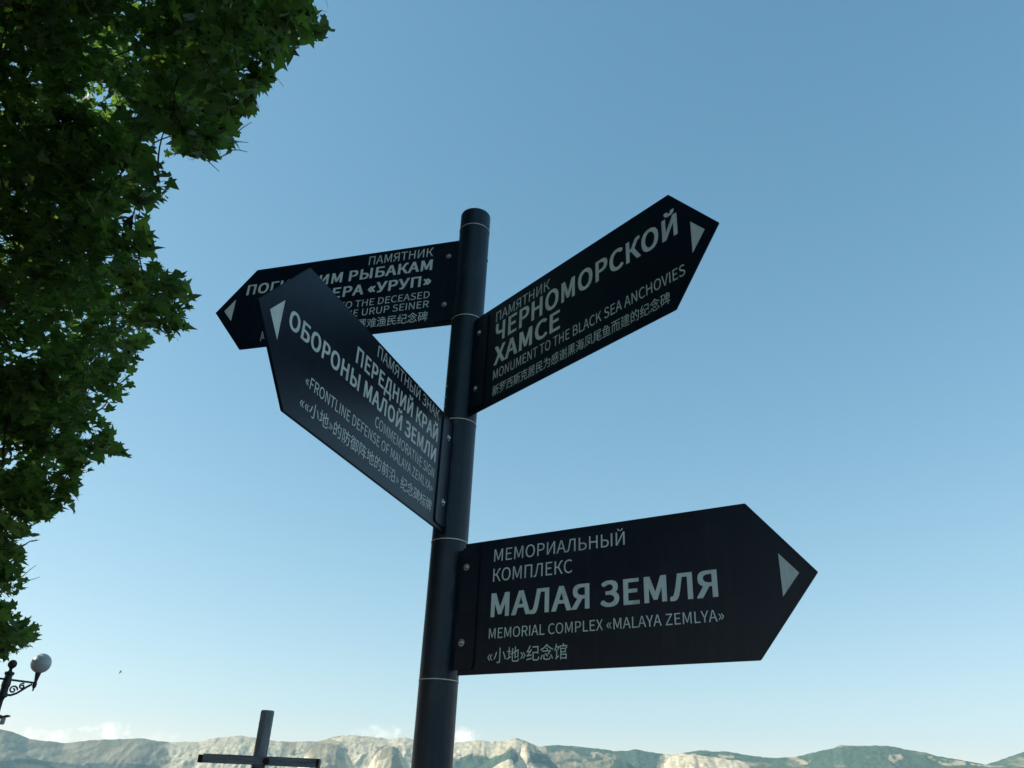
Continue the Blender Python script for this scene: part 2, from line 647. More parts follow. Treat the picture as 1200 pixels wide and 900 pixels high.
# the air over the bay
HAZE_DENSITY = 4.9e-5
bm = bmesh.new()
add_box(bm, (0, 0, 447.5), (19600, 19600, 905))
hm = bpy.data.materials.new('haze_air')
hm.use_nodes = True
hm.node_tree.nodes.clear()
pv = hm.node_tree.nodes.new('ShaderNodeVolumePrincipled')
pv.inputs['Color'].default_value = (.55, .87, 1, 1)
pv.inputs['Density'].default_value = HAZE_DENSITY
pv.inputs['Anisotropy'].default_value = .2
mo = hm.node_tree.nodes.new('ShaderNodeOutputMaterial')
hm.node_tree.links.new(pv.outputs[0], mo.inputs['Volume'])
tag(obj('haze', bm, hm), kind='stuff')


GLYPH_DATA = """
A415|3 0,66 0,115 153,297 153,345 0,412 0,242 500,172 500;130 203,155 280,205 449,207 449,258 280,282 203
B448|69 0,228 0,305 9,365 36,404 82,417 147,410 192,389 228,357 252,316 266,316 269,347 286,370 311,384 342,389 378,376 434,341 472,286 493,217 500,69 500;132 288,132 450,209 450,260 446,297 432,319 407,327 370,320 335,299 310,261 293,206 288;132 50,132 239,219 239,277 233,320 217,346 189,355 149,346 105,319 74,277 56,219 50
C435|257 -9,303 -4,343 10,379 32,411 63,376 103,351 79,324 61,294 50,260 46,195 61,146 102,115 166,104 252,116 336,148 399,198 440,262 454,292 450,319 441,343 426,364 407,398 447,373 471,342 490,304 504,261 509,173 491,103 440,56 358,40 250,56 141,102 60,171 9
D469|69 0,196 0,296 17,369 67,414 146,429 252,414 358,369 436,295 484,194 500,69 500;132 52,132 449,188 449,266 436,321 398,353 336,364 252,353 167,321 104,266 65,188 52
E402|69 0,364 0,364 54,132 54,132 236,321 236,321 290,132 290,132 447,357 447,357 500,69 500
F377|69 0,132 0,132 224,323 224,323 278,132 278,132 447,357 447,357 500,69 500
G470|265 -9,313 -5,355 8,391 26,420 49,420 259,255 259,255 207,362 207,362 76,344 63,322 54,298 48,271 46,200 61,148 102,115 166,104 252,116 336,150 399,202 440,271 454,305 450,334 440,358 425,379 407,413 447,388 470,356 489,317 503,269 509,177 491,105 440,57 358,40 250,56 141,103 60,175 9
H497|69 0,132 0,132 236,365 236,365 0,428 0,428 500,365 500,365 291,132 291,132 500,69 500
I200|69 0,132 0,132 500,69 500
K441|69 0,132 0,132 158,218 261,368 0,438 0,257 310,414 500,342 500,133 249,132 249,132 500,69 500
L370|69 0,351 0,351 54,132 54,132 500,69 500
M554|69 0,126 0,126 277,125 312,123 350,120 389,117 424,120 424,160 310,255 50,297 50,392 310,432 424,435 424,432 389,429 350,427 312,426 277,426 0,485 0,485 500,409 500,314 233,279 128,276 128,240 233,145 500,69 500
N493|69 0,128 0,128 263,127 302,126 341,123 381,121 419,123 419,177 316,359 0,424 0,424 500,364 500,364 240,365 201,367 160,370 120,373 82,370 82,316 185,133 500,69 500
O506|253 -9,339 9,407 61,451 143,467 252,451 360,407 440,339 491,253 509,167 491,99 440,55 360,40 252,55 143,99 61,167 9;253 46,192 61,145 102,115 167,104 252,115 336,145 399,192 440,253 454,314 440,361 399,391 336,402 252,391 167,361 102,314 61
P432|69 0,132 0,132 199,214 199,289 208,347 237,385 285,398 353,385 422,347 468,288 492,211 500,69 500;132 250,132 449,203 449,261 444,302 428,327 399,336 353,328 307,304 275,263 256,206 250
R433|132 263,132 449,216 449,268 444,306 429,329 402,337 360,329 317,306 287,268 269,216 263;343 0,414 0,287 219,333 237,369 266,392 307,400 360,387 426,351 469,295 493,225 500,69 500,69 0,132 0,132 212,222 212
S407|207 -9,278 2,331 32,365 77,377 133,369 182,347 218,315 246,274 267,203 297,174 311,147 327,128 350,120 381,127 411,146 434,175 449,214 454,247 450,276 441,303 427,327 407,360 447,331 472,296 492,257 504,214 509,151 499,101 472,68 430,56 377,65 328,89 292,122 266,158 248,229 217,262 201,289 184,307 160,313 128,306 94,285 69,252 52,208 46,170 51,133 63,99 83,70 108,33 65,68 34,110 11,156 -4
T409|173 0,236 0,236 447,387 447,387 500,21 500,21 447,173 447
U492|246 -9,317 2,374 38,412 105,426 206,426 500,365 500,365 205,356 129,330 80,293 54,246 46,200 54,163 80,139 129,130 205,130 500,67 500,67 206,80 105,118 38,175 2
V392|160 0,233 0,392 500,328 500,248 229,199 64,196 64,148 229,67 500,1 500
X391|12 0,78 0,150 135,190 216,193 216,236 135,310 0,380 0,233 255,370 500,304 500,237 372,201 299,198 299,159 372,91 500,21 500,158 259
Y362|149 0,212 0,212 194,363 500,297 500,233 359,183 249,180 249,131 359,66 500,-1 500,149 194
Z411|34 0,379 0,379 54,112 54,376 462,376 500,58 500,58 447,298 447,34 38
«327|138 50,165 72,75 192,165 311,138 334,34 216,34 168;259 50,285 72,195 192,285 311,259 334,155 216,155 168
»327|68 50,172 168,172 216,68 334,41 311,131 192,41 72;188 50,293 168,293 216,188 334,162 311,252 192,162 72
А415|3 0,66 0,115 153,297 153,345 0,412 0,242 500,172 500;130 203,155 280,205 449,207 449,258 280,282 203
Б442|69 0,231 0,305 9,361 37,397 84,410 151,396 215,359 258,301 282,228 290,132 290,132 447,377 447,377 500,69 500;132 50,132 241,218 241,275 236,316 220,340 191,349 149,341 105,316 74,276 56,220 50
Г380|69 0,132 0,132 447,357 447,357 500,69 500
Д486|82 0,405 0,405 -143,459 -143,467 16,467 54,411 54,411 500,158 500,113 233,94 151,76 97,59 67,43 54,20 54,20 16,27 -143,82 -143;114 54,130 82,144 118,158 165,170 223,207 447,347 447,347 54
Е402|69 0,364 0,364 54,132 54,132 236,321 236,321 290,132 290,132 447,357 447,357 500,69 500
З423|211 -9,282 1,339 30,378 78,392 142,384 188,363 225,331 251,291 265,291 269,323 286,346 312,361 344,366 381,354 435,322 475,272 500,207 509,162 505,121 492,85 473,55 449,88 407,113 427,141 441,172 450,205 454,245 449,276 433,297 408,304 374,297 337,275 310,236 293,179 288,138 288,138 239,194 239,252 233,295 216,321 187,330 145,321 103,295 72,257 53,211 46,171 50,135 60,101 79,68 107,33 63,72 31,114 8,160 -5
И500|69 0,135 0,320 317,374 419,377 419,374 381,372 341,370 302,369 263,369 0,432 0,432 500,365 500,180 183,126 82,123 82,126 120,128 160,130 201,131 240,131 500,69 500
Й500|69 0,135 0,320 317,374 419,377 419,374 381,372 341,370 302,369 263,369 0,432 0,432 500,365 500,180 183,126 82,123 82,126 120,128 160,130 201,131 240,131 500,69 500;253 540,306 549,341 571,361 603,368 641,314 641,310 615,299 594,280 580,253 575,226 580,207 594,197 615,192 641,138 641,146 603,165 571,200 549
К442|69 0,132 0,132 237,218 237,372 0,440 0,267 266,334 385,354 419,370 438,384 447,400 449,417 447,428 505,400 509,370 505,344 491,318 463,289 416,218 289,132 289,132 500,69 500
Л480|43 -9,83 -1,114 28,140 85,163 179,211 447,349 447,349 0,412 0,412 500,162 500,148 419,134 341,120 263,104 186,87 115,70 74,53 56,35 51,13 56,0 -2,10 -5,21 -8,32 -9
М554|69 0,126 0,126 277,125 312,123 350,120 389,117 424,120 424,160 310,255 50,297 50,392 310,432 424,435 424,432 389,429 350,427 312,426 277,426 0,485 0,485 500,409 500,314 233,279 128,276 128,240 233,145 500,69 500
Н497|69 0,132 0,132 236,365 236,365 0,428 0,428 500,365 500,365 291,132 291,132 500,69 500
О506|253 -9,339 9,407 61,451 143,467 252,451 360,407 440,339 491,253 509,167 491,99 440,55 360,40 252,55 143,99 61,167 9;253 46,192 61,145 102,115 167,104 252,115 336,145 399,192 440,253 454,314 440,361 399,391 336,402 252,391 167,361 102,314 61
П492|69 0,132 0,132 447,360 447,360 0,423 0,423 500,69 500
Р432|69 0,132 0,132 199,214 199,289 208,347 237,385 285,398 353,385 422,347 468,288 492,211 500,69 500;132 250,132 449,203 449,261 444,302 428,327 399,336 353,328 307,304 275,263 256,206 250
С435|257 -9,303 -4,343 10,379 32,411 63,376 103,351 79,324 61,294 50,260 46,195 61,146 102,115 166,104 252,116 336,148 399,198 440,262 454,292 450,319 441,343 426,364 407,398 447,373 471,342 490,304 504,261 509,173 491,103 440,56 358,40 250,56 141,102 60,171 9
Т409|173 0,236 0,236 447,387 447,387 500,21 500,21 447,173 447
У392|104 -9,146 -2,179 18,206 49,226 91,392 500,327 500,240 277,205 179,203 179,164 277,70 500,4 500,174 117,164 90,152 72,138 59,121 52,99 50,89 50,81 51,74 53,68 55,54 -1,64 -5,75 -7,88 -8
Х391|12 0,78 0,150 135,190 216,193 216,236 135,310 0,380 0,233 255,370 500,304 500,237 372,201 299,198 299,159 372,91 500,21 500,158 259
Ч456|324 0,387 0,387 500,324 500,324 261,307 258,288 256,265 254,239 254,185 259,145 278,121 312,113 364,113 500,51 500,51 364,64 288,100 238,157 210,233 202,260 202,284 204,305 206,324 209
Ш659|69 0,591 0,591 500,529 500,529 54,359 54,359 500,299 500,299 54,130 54,130 500,69 500
Ы608|69 0,211 0,287 9,344 37,381 85,394 153,381 218,343 262,285 287,209 295,132 295,132 500,69 500;132 51,132 244,201 244,258 238,299 222,324 193,332 152,324 106,299 75,258 57,203 51;477 0,540 0,540 500,477 500
Ь442|69 0,225 0,301 9,358 37,395 85,408 153,395 218,357 262,299 287,224 295,132 295,132 500,69 500;132 51,132 244,215 244,272 238,313 222,338 193,347 152,338 106,313 75,273 57,216 51
Я443|228 263,176 269,138 287,114 317,106 360,114 402,138 429,176 444,228 449,312 449,312 263;17 0,89 0,220 212,312 212,312 0,374 0,374 500,218 500,148 493,93 469,57 426,44 360,52 306,75 265,111 236,157 219
为682|111 535,151 481,182 431,229 454,196 503,154 554;340 253,393 183,433 118,478 143,437 206,383 274;280 572,280 491,278 409,56 409,56 357,272 357,210 169,38 -8,59 -25,78 -45,261 150,325 357,560 357,543 106,519 13,507 5,489 3,447 4,383 8,396 -19,401 -46,463 -48,510 -47,542 -39,567 -19,596 91,614 382,615 409,330 409,332 490,332 572
乌682|39 133,39 87,516 87,516 133;529 503,314 503,349 568,295 576,281 540,264 503,131 503,131 211,576 211,564 61,545 3,533 -3,517 -4,418 -1,430 -24,435 -49,493 -51,536 -50,565 -44,588 -28,613 47,628 234,628 257,180 257,180 456,508 456,498 387,486 357,477 352,462 351,381 354,388 333,392 311,482 309,508 313,528 325,548 373,561 480,563 503
于682|85 525,85 473,321 473,321 301,38 301,38 250,321 250,321 20,316 6,300 2,177 3,189 -24,198 -51,285 -49,338 -42,366 -22,374 20,374 250,645 250,645 301,374 301,374 473,598 473,598 525
亡682|290 557,322 490,344 429,38 429,38 379,136 379,136 -14,604 -14,604 38,190 38,190 379,645 379,645 429,349 429,401 447,377 508,342 574
克682|173 336,510 336,510 226,173 226;313 574,313 505,48 505,48 458,313 458,313 381,123 381,123 179,230 179,181 61,29 -9,47 -31,59 -56,228 32,284 179,386 179,386 24,403 -33,467 -48,576 -48,634 -22,654 80,629 89,606 102,598 19,572 1,473 1,445 5,439 25,439 179,563 179,563 381,365 381,365 458,637 458,637 505,365 505,365 574
凤682|102 540,102 365,90 169,25 -27,48 -41,68 -57,139 154,153 364,153 492,525 492,536 113,609 -48,646 -19,660 75,644 92,628 113,624 38,615 8,579 181,575 540;205 268,263 219,321 166,245 88,159 35,175 17,189 -5,278 52,357 131,410 73,450 20,487 58,443 112,386 171,440 274,477 395,445 406,437 405,202 405,202 357,419 357,389 277,350 205,294 254,237 299
前682|412 351,412 71,460 71,460 351;550 371,550 10,547 -1,536 -3,446 -3,457 -27,465 -52,530 -51,572 -43,595 -25,601 9,601 371;493 576,464 521,429 465,224 465,258 477,229 525,190 574,142 557,178 510,205 465,36 465,36 418,646 418,646 465,487 465,548 559;279 205,279 136,128 136,128 205;279 246,128 246,128 313,279 313;79 357,79 -51,128 -51,128 96,279 96,279 5,276 -4,267 -7,192 -6,209 -52,267 -50,304 -43,324 -26,329 4,329 357
号682|177 499,502 499,502 407,177 407;126 545,126 362,556 362,556 545;43 300,43 253,183 253,138 130,496 130,476 40,452 -1,439 -6,420 -7,372 -6,303 -1,315 -26,321 -50,436 -53,469 -48,495 -34,528 25,554 153,557 177,215 177,240 253,636 253,636 300
地682|293 510,293 323,219 292,238 246,293 269,293 54,314 -20,394 -39,562 -39,634 -12,658 85,634 92,612 104,599 27,560 8,396 8,352 16,342 53,342 291,433 329,433 98,482 98,482 350,577 391,576 255,572 189,565 174,552 171,506 172,514 150,518 127,551 128,583 132,607 146,620 177,625 268,626 435,629 444,593 458,583 450,573 441,482 402,482 573,433 573,433 382,342 344,342 510;23 105,43 54,254 149,242 195,164 162,164 360,245 360,245 409,164 409,164 565,116 565,116 409,29 409,29 360,116 360,116 142
小682|317 563,317 16,312 2,297 -2,184 -1,197 -28,205 -55,286 -53,337 -45,364 -25,372 16,372 563;481 389,562 230,611 83,666 105,614 251,530 408;138 403,96 255,22 121,47 109,70 94,148 235,195 394
尾682|143 496,553 496,553 420,143 420;91 540,91 340,80 156,21 -27,45 -39,67 -53,130 143,143 340,143 375,604 375,604 540;149 98,156 54,332 82,332 33,350 -28,423 -44,562 -44,623 -23,645 58,620 66,598 78,589 16,559 3,426 3,390 9,382 33,382 89,632 129,624 171,382 134,382 196,584 227,576 269,382 239,382 299,465 318,538 340,495 373,351 336,175 307,189 269,332 291,332 232,171 207,179 164,332 188,332 126
居682|150 490,550 490,550 415,150 415;150 370,368 370,368 293,149 293,150 338;202 166,202 -55,251 -55,251 -31,539 -31,539 -53,590 -53,590 166,419 166,419 247,641 247,641 293,419 293,419 370,602 370,602 536,99 536,99 338,87 153,23 -29,46 -41,68 -55,126 89,147 247,368 247,368 166;251 15,251 121,539 121,539 15
建682|269 515,269 474,396 474,396 423,225 423,225 383,396 383,396 329,264 329,264 288,396 288,396 235,259 235,259 196,396 196,396 143,230 143,230 102,396 102,396 33,445 33,445 102,639 102,639 143,445 143,445 196,613 196,613 235,445 235,445 288,598 288,598 383,645 383,645 423,598 423,598 515,445 515,445 573,396 573,396 515;445 383,552 383,552 329,445 329;445 423,445 474,552 474,552 423;66 268,75 280,92 290,176 290,160 205,136 132,111 178,91 234,53 220,81 145,115 86,75 26,25 -20,45 -36,63 -55,109 -10,149 48,277 -20,445 -38,636 -38,645 -13,656 10,446 9,290 25,170 90,205 197,228 329,199 336,190 336,131 336,182 421,231 517,198 538,181 531,44 531,44 485,162 485,119 402,88 351,66 323,45 310
御682|135 573,84 502,19 437,46 398,120 472,182 556;470 520,470 -55,516 -55,516 474,596 474,596 103,594 96,587 94,538 94,546 71,552 47,596 48,623 56,639 74,643 102,643 520;149 437,87 331,12 243,41 198,71 231,100 267,100 -53,147 -53,147 336,181 394,221 370,243 408,263 453,312 453,312 347,196 347,196 299,312 299,312 48,255 40,255 248,214 248,214 34,175 29,187 -18,458 26,456 70,358 55,358 172,443 172,443 216,358 216,358 299,447 299,447 347,358 347,358 453,443 453,443 499,280 499,298 565,252 574,225 480,185 401,195 421
念682|278 421,331 386,372 349,405 382,362 417,308 450;183 173,183 33,204 -23,282 -38,440 -38,506 -16,528 70,504 77,481 89,471 23,437 9,285 9,244 13,235 33,235 173;247 210,315 145,365 80,406 110,354 174,285 237;510 160,566 71,606 -12,653 9,611 91,553 178;97 168,69 80,28 0,74 -23,114 61,142 153;119 334,119 289,471 289,426 236,377 189,415 163,486 233,546 314,512 336,504 334;326 585,195 465,23 381,40 359,54 337,204 413,334 518,470 416,621 343,638 366,657 387,498 456,363 553,374 566
感682|162 416,162 379,376 379,376 416;179 128,179 14,199 -35,279 -48,435 -48,504 -27,527 58,502 64,478 74,468 8,432 -6,281 -6,239 -2,230 16,230 128;283 138,333 84,372 33,415 56,374 106,323 158;520 111,562 43,593 -20,641 -3,609 60,565 126;102 111,71 48,31 -12,78 -31,115 30,146 94;213 301,323 301,323 229,213 229;170 338,170 192,364 192,364 338;87 503,87 401,77 284,30 164,50 150,68 133,122 267,134 401,134 461,400 461,421 349,453 257,409 218,361 185,397 151,438 180,477 214,526 162,584 144,632 167,653 256,632 264,613 278,604 211,586 190,547 206,511 251,566 328,608 417,561 428,530 359,488 297,465 372,448 461,647 461,647 503,569 503,591 524,553 551,506 574,476 550,516 528,552 503,443 503,440 573,391 573,395 503
拖682|113 572,113 435,26 435,26 387,113 387,113 235,20 208,33 158,113 184,113 10,110 0,101 -3,37 -3,46 -28,52 -52,105 -50,139 -42,157 -24,162 10,162 201,237 225,230 272,162 250,162 387,233 387,233 435,162 435,162 572;338 574,290 450,219 350,261 320,300 371,335 431,649 431,649 477,357 477,387 562;307 355,307 239,237 211,252 168,307 190,307 31,327 -33,404 -49,568 -49,633 -27,655 55,631 61,610 72,599 10,565 -4,406 -4,363 3,353 31,353 208,436 240,436 61,482 61,482 258,564 290,561 140,556 129,546 127,508 128,515 106,519 83,547 83,574 87,596 101,606 129,610 329,612 337,579 350,570 343,567 340,482 307,482 410,436 410,436 289,353 257,353 355
斯682|122 98,85 34,35 -18,76 -48,128 11,171 84;216 78,251 31,277 -12,319 11,292 53,256 97;264 565,264 482,139 482,139 565,92 565,92 482,36 482,36 437,92 437,92 158,26 158,26 112,366 112,366 158,312 158,312 437,361 437,361 482,312 482,312 565;139 437,264 437,264 374,139 374;139 333,264 333,264 269,139 269;139 227,264 227,264 158,139 158;387 502,387 266,372 109,297 -32,316 -48,334 -65,417 88,435 265,435 296,535 296,535 -55,584 -55,584 296,656 296,656 344,435 344,435 469,550 498,651 535,609 572,508 534
新682|246 145,277 89,302 35,338 57,314 108,280 164;92 160,65 99,28 46,64 20,103 79,134 150;377 508,377 273,367 125,314 -17,335 -31,353 -48,413 109,425 273,425 295,529 295,529 -51,578 -51,578 295,653 295,653 342,425 342,425 473,534 494,632 523,591 561,494 531;146 564,176 501,42 501,42 458,343 458,343 501,229 501,212 539,192 576;257 455,241 400,220 346,31 346,31 302,171 302,171 231,34 231,34 186,171 186,171 12,170 6,163 3,111 3,120 -18,126 -40,168 -39,198 -32,214 -16,218 12,218 186,346 186,346 231,218 231,218 302,354 302,354 346,267 346,305 445;86 444,103 393,113 346,157 358,146 405,128 454
普682|105 422,137 370,158 320,202 338,180 388,147 439;530 441,504 386,473 334,513 319,545 368,576 426;471 574,449 532,423 490,225 490,253 503,233 539,204 574,160 557,184 524,203 490,74 490,74 447,248 447,248 313,35 313,35 270,648 270,648 313,432 313,432 447,615 447,615 490,478 490,522 558;296 447,383 447,383 313,296 313;179 80,505 80,505 11,179 11;179 120,179 187,505 187,505 120;129 228,129 -54,179 -54,179 -30,505 -30,505 -51,558 -51,558 228
标682|318 521,318 473,615 473,615 521;531 222,577 111,606 11,653 28,622 127,575 235;335 233,299 127,248 39,290 12,342 107,382 223;288 358,288 310,434 310,434 12,431 3,421 0,344 1,354 -26,361 -52,421 -50,460 -42,480 -23,486 12,486 310,652 310,652 358;138 573,138 428,33 428,33 381,127 381,80 251,16 147,32 123,45 99,95 182,138 288,138 -54,189 -54,189 303,251 205,281 246,189 362,189 381,278 381,278 428,189 428,189 573
民682|73 -58,127 -37,323 22,317 70,132 18,132 187,338 187,424 19,549 -47,604 -21,628 80,605 90,583 104,574 27,551 3,463 54,392 187,616 187,616 235,379 235,370 286,364 340,565 340,565 538,79 538,79 39,68 5,48 -12,62 -34;326 235,132 235,132 340,312 340,317 286;132 490,514 490,514 387,132 387
沿682|61 527,128 484,183 441,216 477,160 518,92 558;25 342,94 302,151 262,183 298,125 337,56 374;42 -8,85 -44,152 61,216 173,180 208,110 91;270 240,270 -56,319 -56,319 -14,548 -14,548 -53,600 -53,600 240;319 33,319 192,548 192,548 33;308 542,308 467,289 375,204 288,222 269,237 248,334 352,357 466,357 494,504 494,504 353,515 300,560 284,613 284,648 287,645 328,613 325,566 325,556 331,554 353,554 542
海682|65 529,130 493,183 456,213 495,159 531,94 563;29 330,90 295,141 259,170 298,119 333,57 366;49 -15,93 -43,140 65,183 179,143 207,96 87;380 320,423 282,456 243,312 243,324 339,560 339,555 243,458 243,486 263,453 301,409 339;194 243,194 196,258 196,233 46,536 46,529 19,520 3,510 -5,495 -7,415 -3,424 -25,429 -47,477 -49,515 -48,542 -41,563 -23,576 2,586 46,638 46,638 90,592 90,600 196,657 196,657 243,603 243,608 359,609 383,281 383,264 243;306 196,553 196,544 90,291 90;363 175,408 132,444 90,475 112,439 153,392 194;302 574,253 458,186 363,231 334,269 386,304 449,640 449,640 496,327 496,351 561
渔682|184 27,184 -22,651 -22,651 27;61 529,127 490,181 450,211 492,156 530,91 566;25 345,91 310,145 271,175 314,119 350,53 383;44 -14,88 -45,143 62,194 177,155 207,99 87;336 470,469 470,444 428,417 389,278 389,308 428;336 572,264 452,171 355,209 318,237 344,237 97,608 97,608 389,473 389,509 441,541 493,507 517,497 514,362 514,384 557;283 224,396 224,396 139,283 139;445 224,560 224,560 139,445 139;283 347,396 347,396 264,283 264;445 347,560 347,560 264,445 264
牌682|498 228,498 132,269 132,269 88,498 88,498 -54,546 -54,546 88,653 88,653 132,546 132,546 228;298 508,298 244,404 244,360 203,294 166,312 153,328 137,410 187,458 244,634 244,634 508,457 508,489 564,432 575,406 508;344 357,443 357,439 321,428 284,344 284;488 357,587 357,587 284,476 284,484 321;344 467,443 467,443 396,344 396;488 467,587 467,587 396,488 396;69 559,69 297,61 129,24 -39,68 -56,98 65,112 196,201 196,201 -54,247 -54,247 241,113 241,114 297,114 341,282 341,282 385,226 385,226 572,180 572,180 385,114 385,114 559
的682|377 289,435 206,481 129,525 156,476 231,416 311;164 574,152 519,136 463,59 463,59 -37,106 -37,106 17,297 17,297 463,183 463,219 565;106 417,250 417,250 274,106 274;106 63,106 229,250 229,250 63;408 576,365 439,302 327,345 297,379 353,409 418,584 418,568 124,543 16,530 7,514 5,412 9,424 -15,429 -40,486 -43,531 -42,561 -34,586 -13,616 108,633 439,634 465,428 465,457 565
碑682|497 228,497 127,272 127,272 80,497 80,497 -54,546 -54,546 80,655 80,655 127,546 127,546 228;304 503,304 242,415 242,382 200,331 162,348 147,363 130,428 183,466 242,630 242,630 503,471 503,495 565,438 574,420 503;31 536,31 489,112 489,78 321,19 187,36 164,50 141,81 196,81 -18,125 -18,125 40,257 40,257 330,130 330,147 408,161 489,283 489,283 536;125 285,212 285,212 85,125 85;349 353,442 353,439 319,432 284,349 284;486 353,581 353,581 284,479 284,484 319;349 461,442 461,442 394,349 394;486 461,581 461,581 394,486 394
纪682|28 36,37 -15,286 35,282 81;41 289,72 297,166 310,118 254,86 220,54 190,29 175,46 126,96 139,279 169,277 214,124 192,212 290,294 399,249 428,201 356,100 347,166 443,226 550,175 572,115 454,67 381,44 353,24 340;314 529,314 478,562 478,562 305,325 305,325 40,345 -25,420 -41,563 -41,634 -12,657 100,632 109,608 122,597 28,560 8,424 8,386 14,377 40,377 256,562 256,562 221,613 221,613 529
网682|132 366,227 240,180 140,117 60,157 31,213 105,259 194,288 148,312 107,345 141,315 189,278 246,303 334,322 431,275 437,262 362,244 292,164 394;329 365,377 304,423 239,374 136,308 55,349 26,407 101,453 191,485 136,510 87,545 117,514 177,473 244,497 333,515 430,469 435,456 362,439 292,363 392;60 532,60 -53,112 -53,112 483,573 483,573 14,569 1,555 -3,452 -2,464 -27,472 -53,547 -51,593 -44,617 -24,624 14,624 532
罗682|441 500,557 500,557 397,441 397;280 500,394 500,394 397,280 397;123 500,233 500,233 397,123 397;205 174,266 122,320 68,193 20,52 -10,69 -32,82 -55,379 46,577 265,543 286,533 284,269 284,292 312,312 341,277 353,608 353,608 544,74 544,74 353,257 353,175 260,60 187,92 147,161 188,224 238,505 238,444 157,364 93,307 148,244 200
罹682|445 507,563 507,563 438,445 438;284 507,398 507,398 438,284 438;126 507,237 507,237 438,126 438;76 546,76 399,614 399,614 546;134 387,134 -54,182 -54,182 387;186 324,211 280,229 238,269 259,250 299,223 341;76 319,58 239,31 168,70 153,98 229,115 313;459 269,459 211,344 211,344 269;432 376,465 311,355 311,385 380,342 392,287 280,214 190,239 147,269 179,297 215,297 -53,344 -53,344 -29,643 -29,643 14,507 14,507 76,622 76,622 115,507 115,507 173,621 173,621 211,507 211,507 269,632 269,632 311,518 311,501 348,480 385;459 173,459 115,344 115,344 173;459 76,459 14,344 14,344 76
而682|37 538,37 486,303 486,279 387,72 387,72 -55,123 -55,123 339,232 339,232 -33,282 -33,282 339,395 339,395 -33,446 -33,446 339,561 339,561 10,559 0,548 -3,465 -3,476 -27,482 -51,545 -50,587 -42,608 -24,613 10,613 387,333 387,364 486,649 486,649 538
船682|149 404,172 353,189 306,225 321,208 368,183 417;147 194,176 140,197 89,232 105,211 155,181 209;360 233,360 -56,407 -56,407 -23,566 -23,566 -53,615 -53,615 233;407 24,407 186,566 186,566 24;389 535,389 434,377 360,315 293,333 277,349 260,419 342,435 432,435 490,535 490,535 340,545 288,589 274,625 274,655 276,651 317,624 314,591 314,584 320,583 339,583 535;254 447,254 276,121 276,121 447;29 276,29 233,76 233,68 96,24 -33,45 -44,63 -59,111 82,121 233,254 233,254 8,251 0,243 -3,179 -2,189 -24,194 -47,246 -46,278 -38,295 -21,299 8,299 488,190 488,218 565,166 575,157 532,145 488,76 488,76 276
西682|40 529,40 479,243 479,243 380,77 380,77 -52,127 -52,127 -10,559 -10,559 -50,610 -50,610 380,437 380,437 479,641 479,641 529;127 38,127 166,143 149,157 130,260 223,289 333,387 333,387 225,401 170,457 156,550 156,559 156,559 38;127 168,127 333,242 333,217 244;289 380,289 479,387 479,387 380;437 333,559 333,559 205,545 204,463 204,441 208,437 225
谢682|61 529,110 472,149 417,185 450,145 501,95 556;444 309,476 225,495 149,536 163,516 238,484 320;31 359,31 310,110 310,110 70,97 27,76 1,92 -16,106 -36,133 -6,229 78,216 120,156 70,156 359;278 366,375 366,375 313,278 313;278 405,278 455,375 455,375 405;278 275,375 275,375 215,278 215;195 215,195 171,336 171,267 80,183 10,212 -26,301 54,375 154,375 5,373 -4,364 -7,295 -6,304 -28,310 -50,363 -49,396 -42,414 -25,419 5,419 497,340 497,366 564,316 574,297 497,235 497,235 215;565 568,565 422,442 422,442 375,565 375,565 8,562 -2,552 -5,477 -4,495 -51,551 -50,587 -42,606 -25,612 8,612 375,655 375,655 422,612 422,612 568
防682|409 561,441 458,490 473,476 520,456 572;254 458,254 410,362 410,332 160,192 -15,211 -33,226 -53,354 78,403 259,557 259,545 71,528 3,518 -4,503 -5,416 -2,427 -27,432 -53,525 -53,552 -46,572 -30,595 56,608 282,608 306,408 306,413 410,649 410,649 458;56 544,56 -55,104 -55,104 497,205 497,178 416,147 334,198 257,211 193,208 164,197 145,186 140,174 138,131 139,140 116,144 93,169 92,194 93,213 98,231 107,252 138,259 188,246 258,194 340,231 432,267 525,232 546,224 544
阵682|263 126,263 78,455 78,455 -54,506 -54,506 78,656 78,656 126,506 126,506 236,638 236,638 283,506 283,506 385,455 385,455 283,358 283,392 360,424 445,647 445,647 492,440 492,460 561,407 573,387 492,271 492,271 445,372 445,345 372,327 328,307 291,289 274,306 226,327 233,366 236,455 236,455 126;61 544,61 -54,108 -54,108 497,198 497,173 421,143 343,193 267,205 205,202 176,191 157,181 152,170 151,131 151,140 128,144 106,190 106,209 111,225 119,246 151,252 199,240 269,191 349,226 436,259 525,224 546,217 544
难682|450 552,477 500,497 452,544 473,523 520,495 570;476 270,476 182,373 182,373 270;379 570,325 433,247 310,261 287,272 263,299 297,325 335,325 -55,373 -55,373 -5,651 -5,651 42,523 42,523 136,630 136,630 182,523 182,523 270,628 270,628 317,523 317,523 403,644 403,644 450,387 450,410 503,429 555;476 317,373 317,373 403,476 403;476 136,476 42,373 42,373 136;33 378,91 298,149 213,90 111,20 38,40 20,57 -1,124 69,181 162,213 107,238 58,278 93,247 150,205 216,245 341,271 486,239 497,230 495,40 495,40 448,216 448,197 353,171 267,68 407
馆682|421 561,438 527,451 495,280 495,280 383,319 383,319 -53,369 -53,369 -23,570 -23,570 -50,619 -50,619 162,369 162,369 218,586 218,586 390,329 390,329 449,590 449,590 383,641 383,641 495,471 495,504 505,490 540,469 576;369 21,369 118,570 118,570 21;369 348,538 348,538 261,369 261;102 572,72 426,23 307,63 275,95 342,121 421,209 421,193 372,176 329,217 315,245 382,270 458,236 469,228 467,132 467,150 563;110 -48,143 -19,261 69,246 113,168 58,168 328,119 328,119 60,104 15,79 -12,96 -29
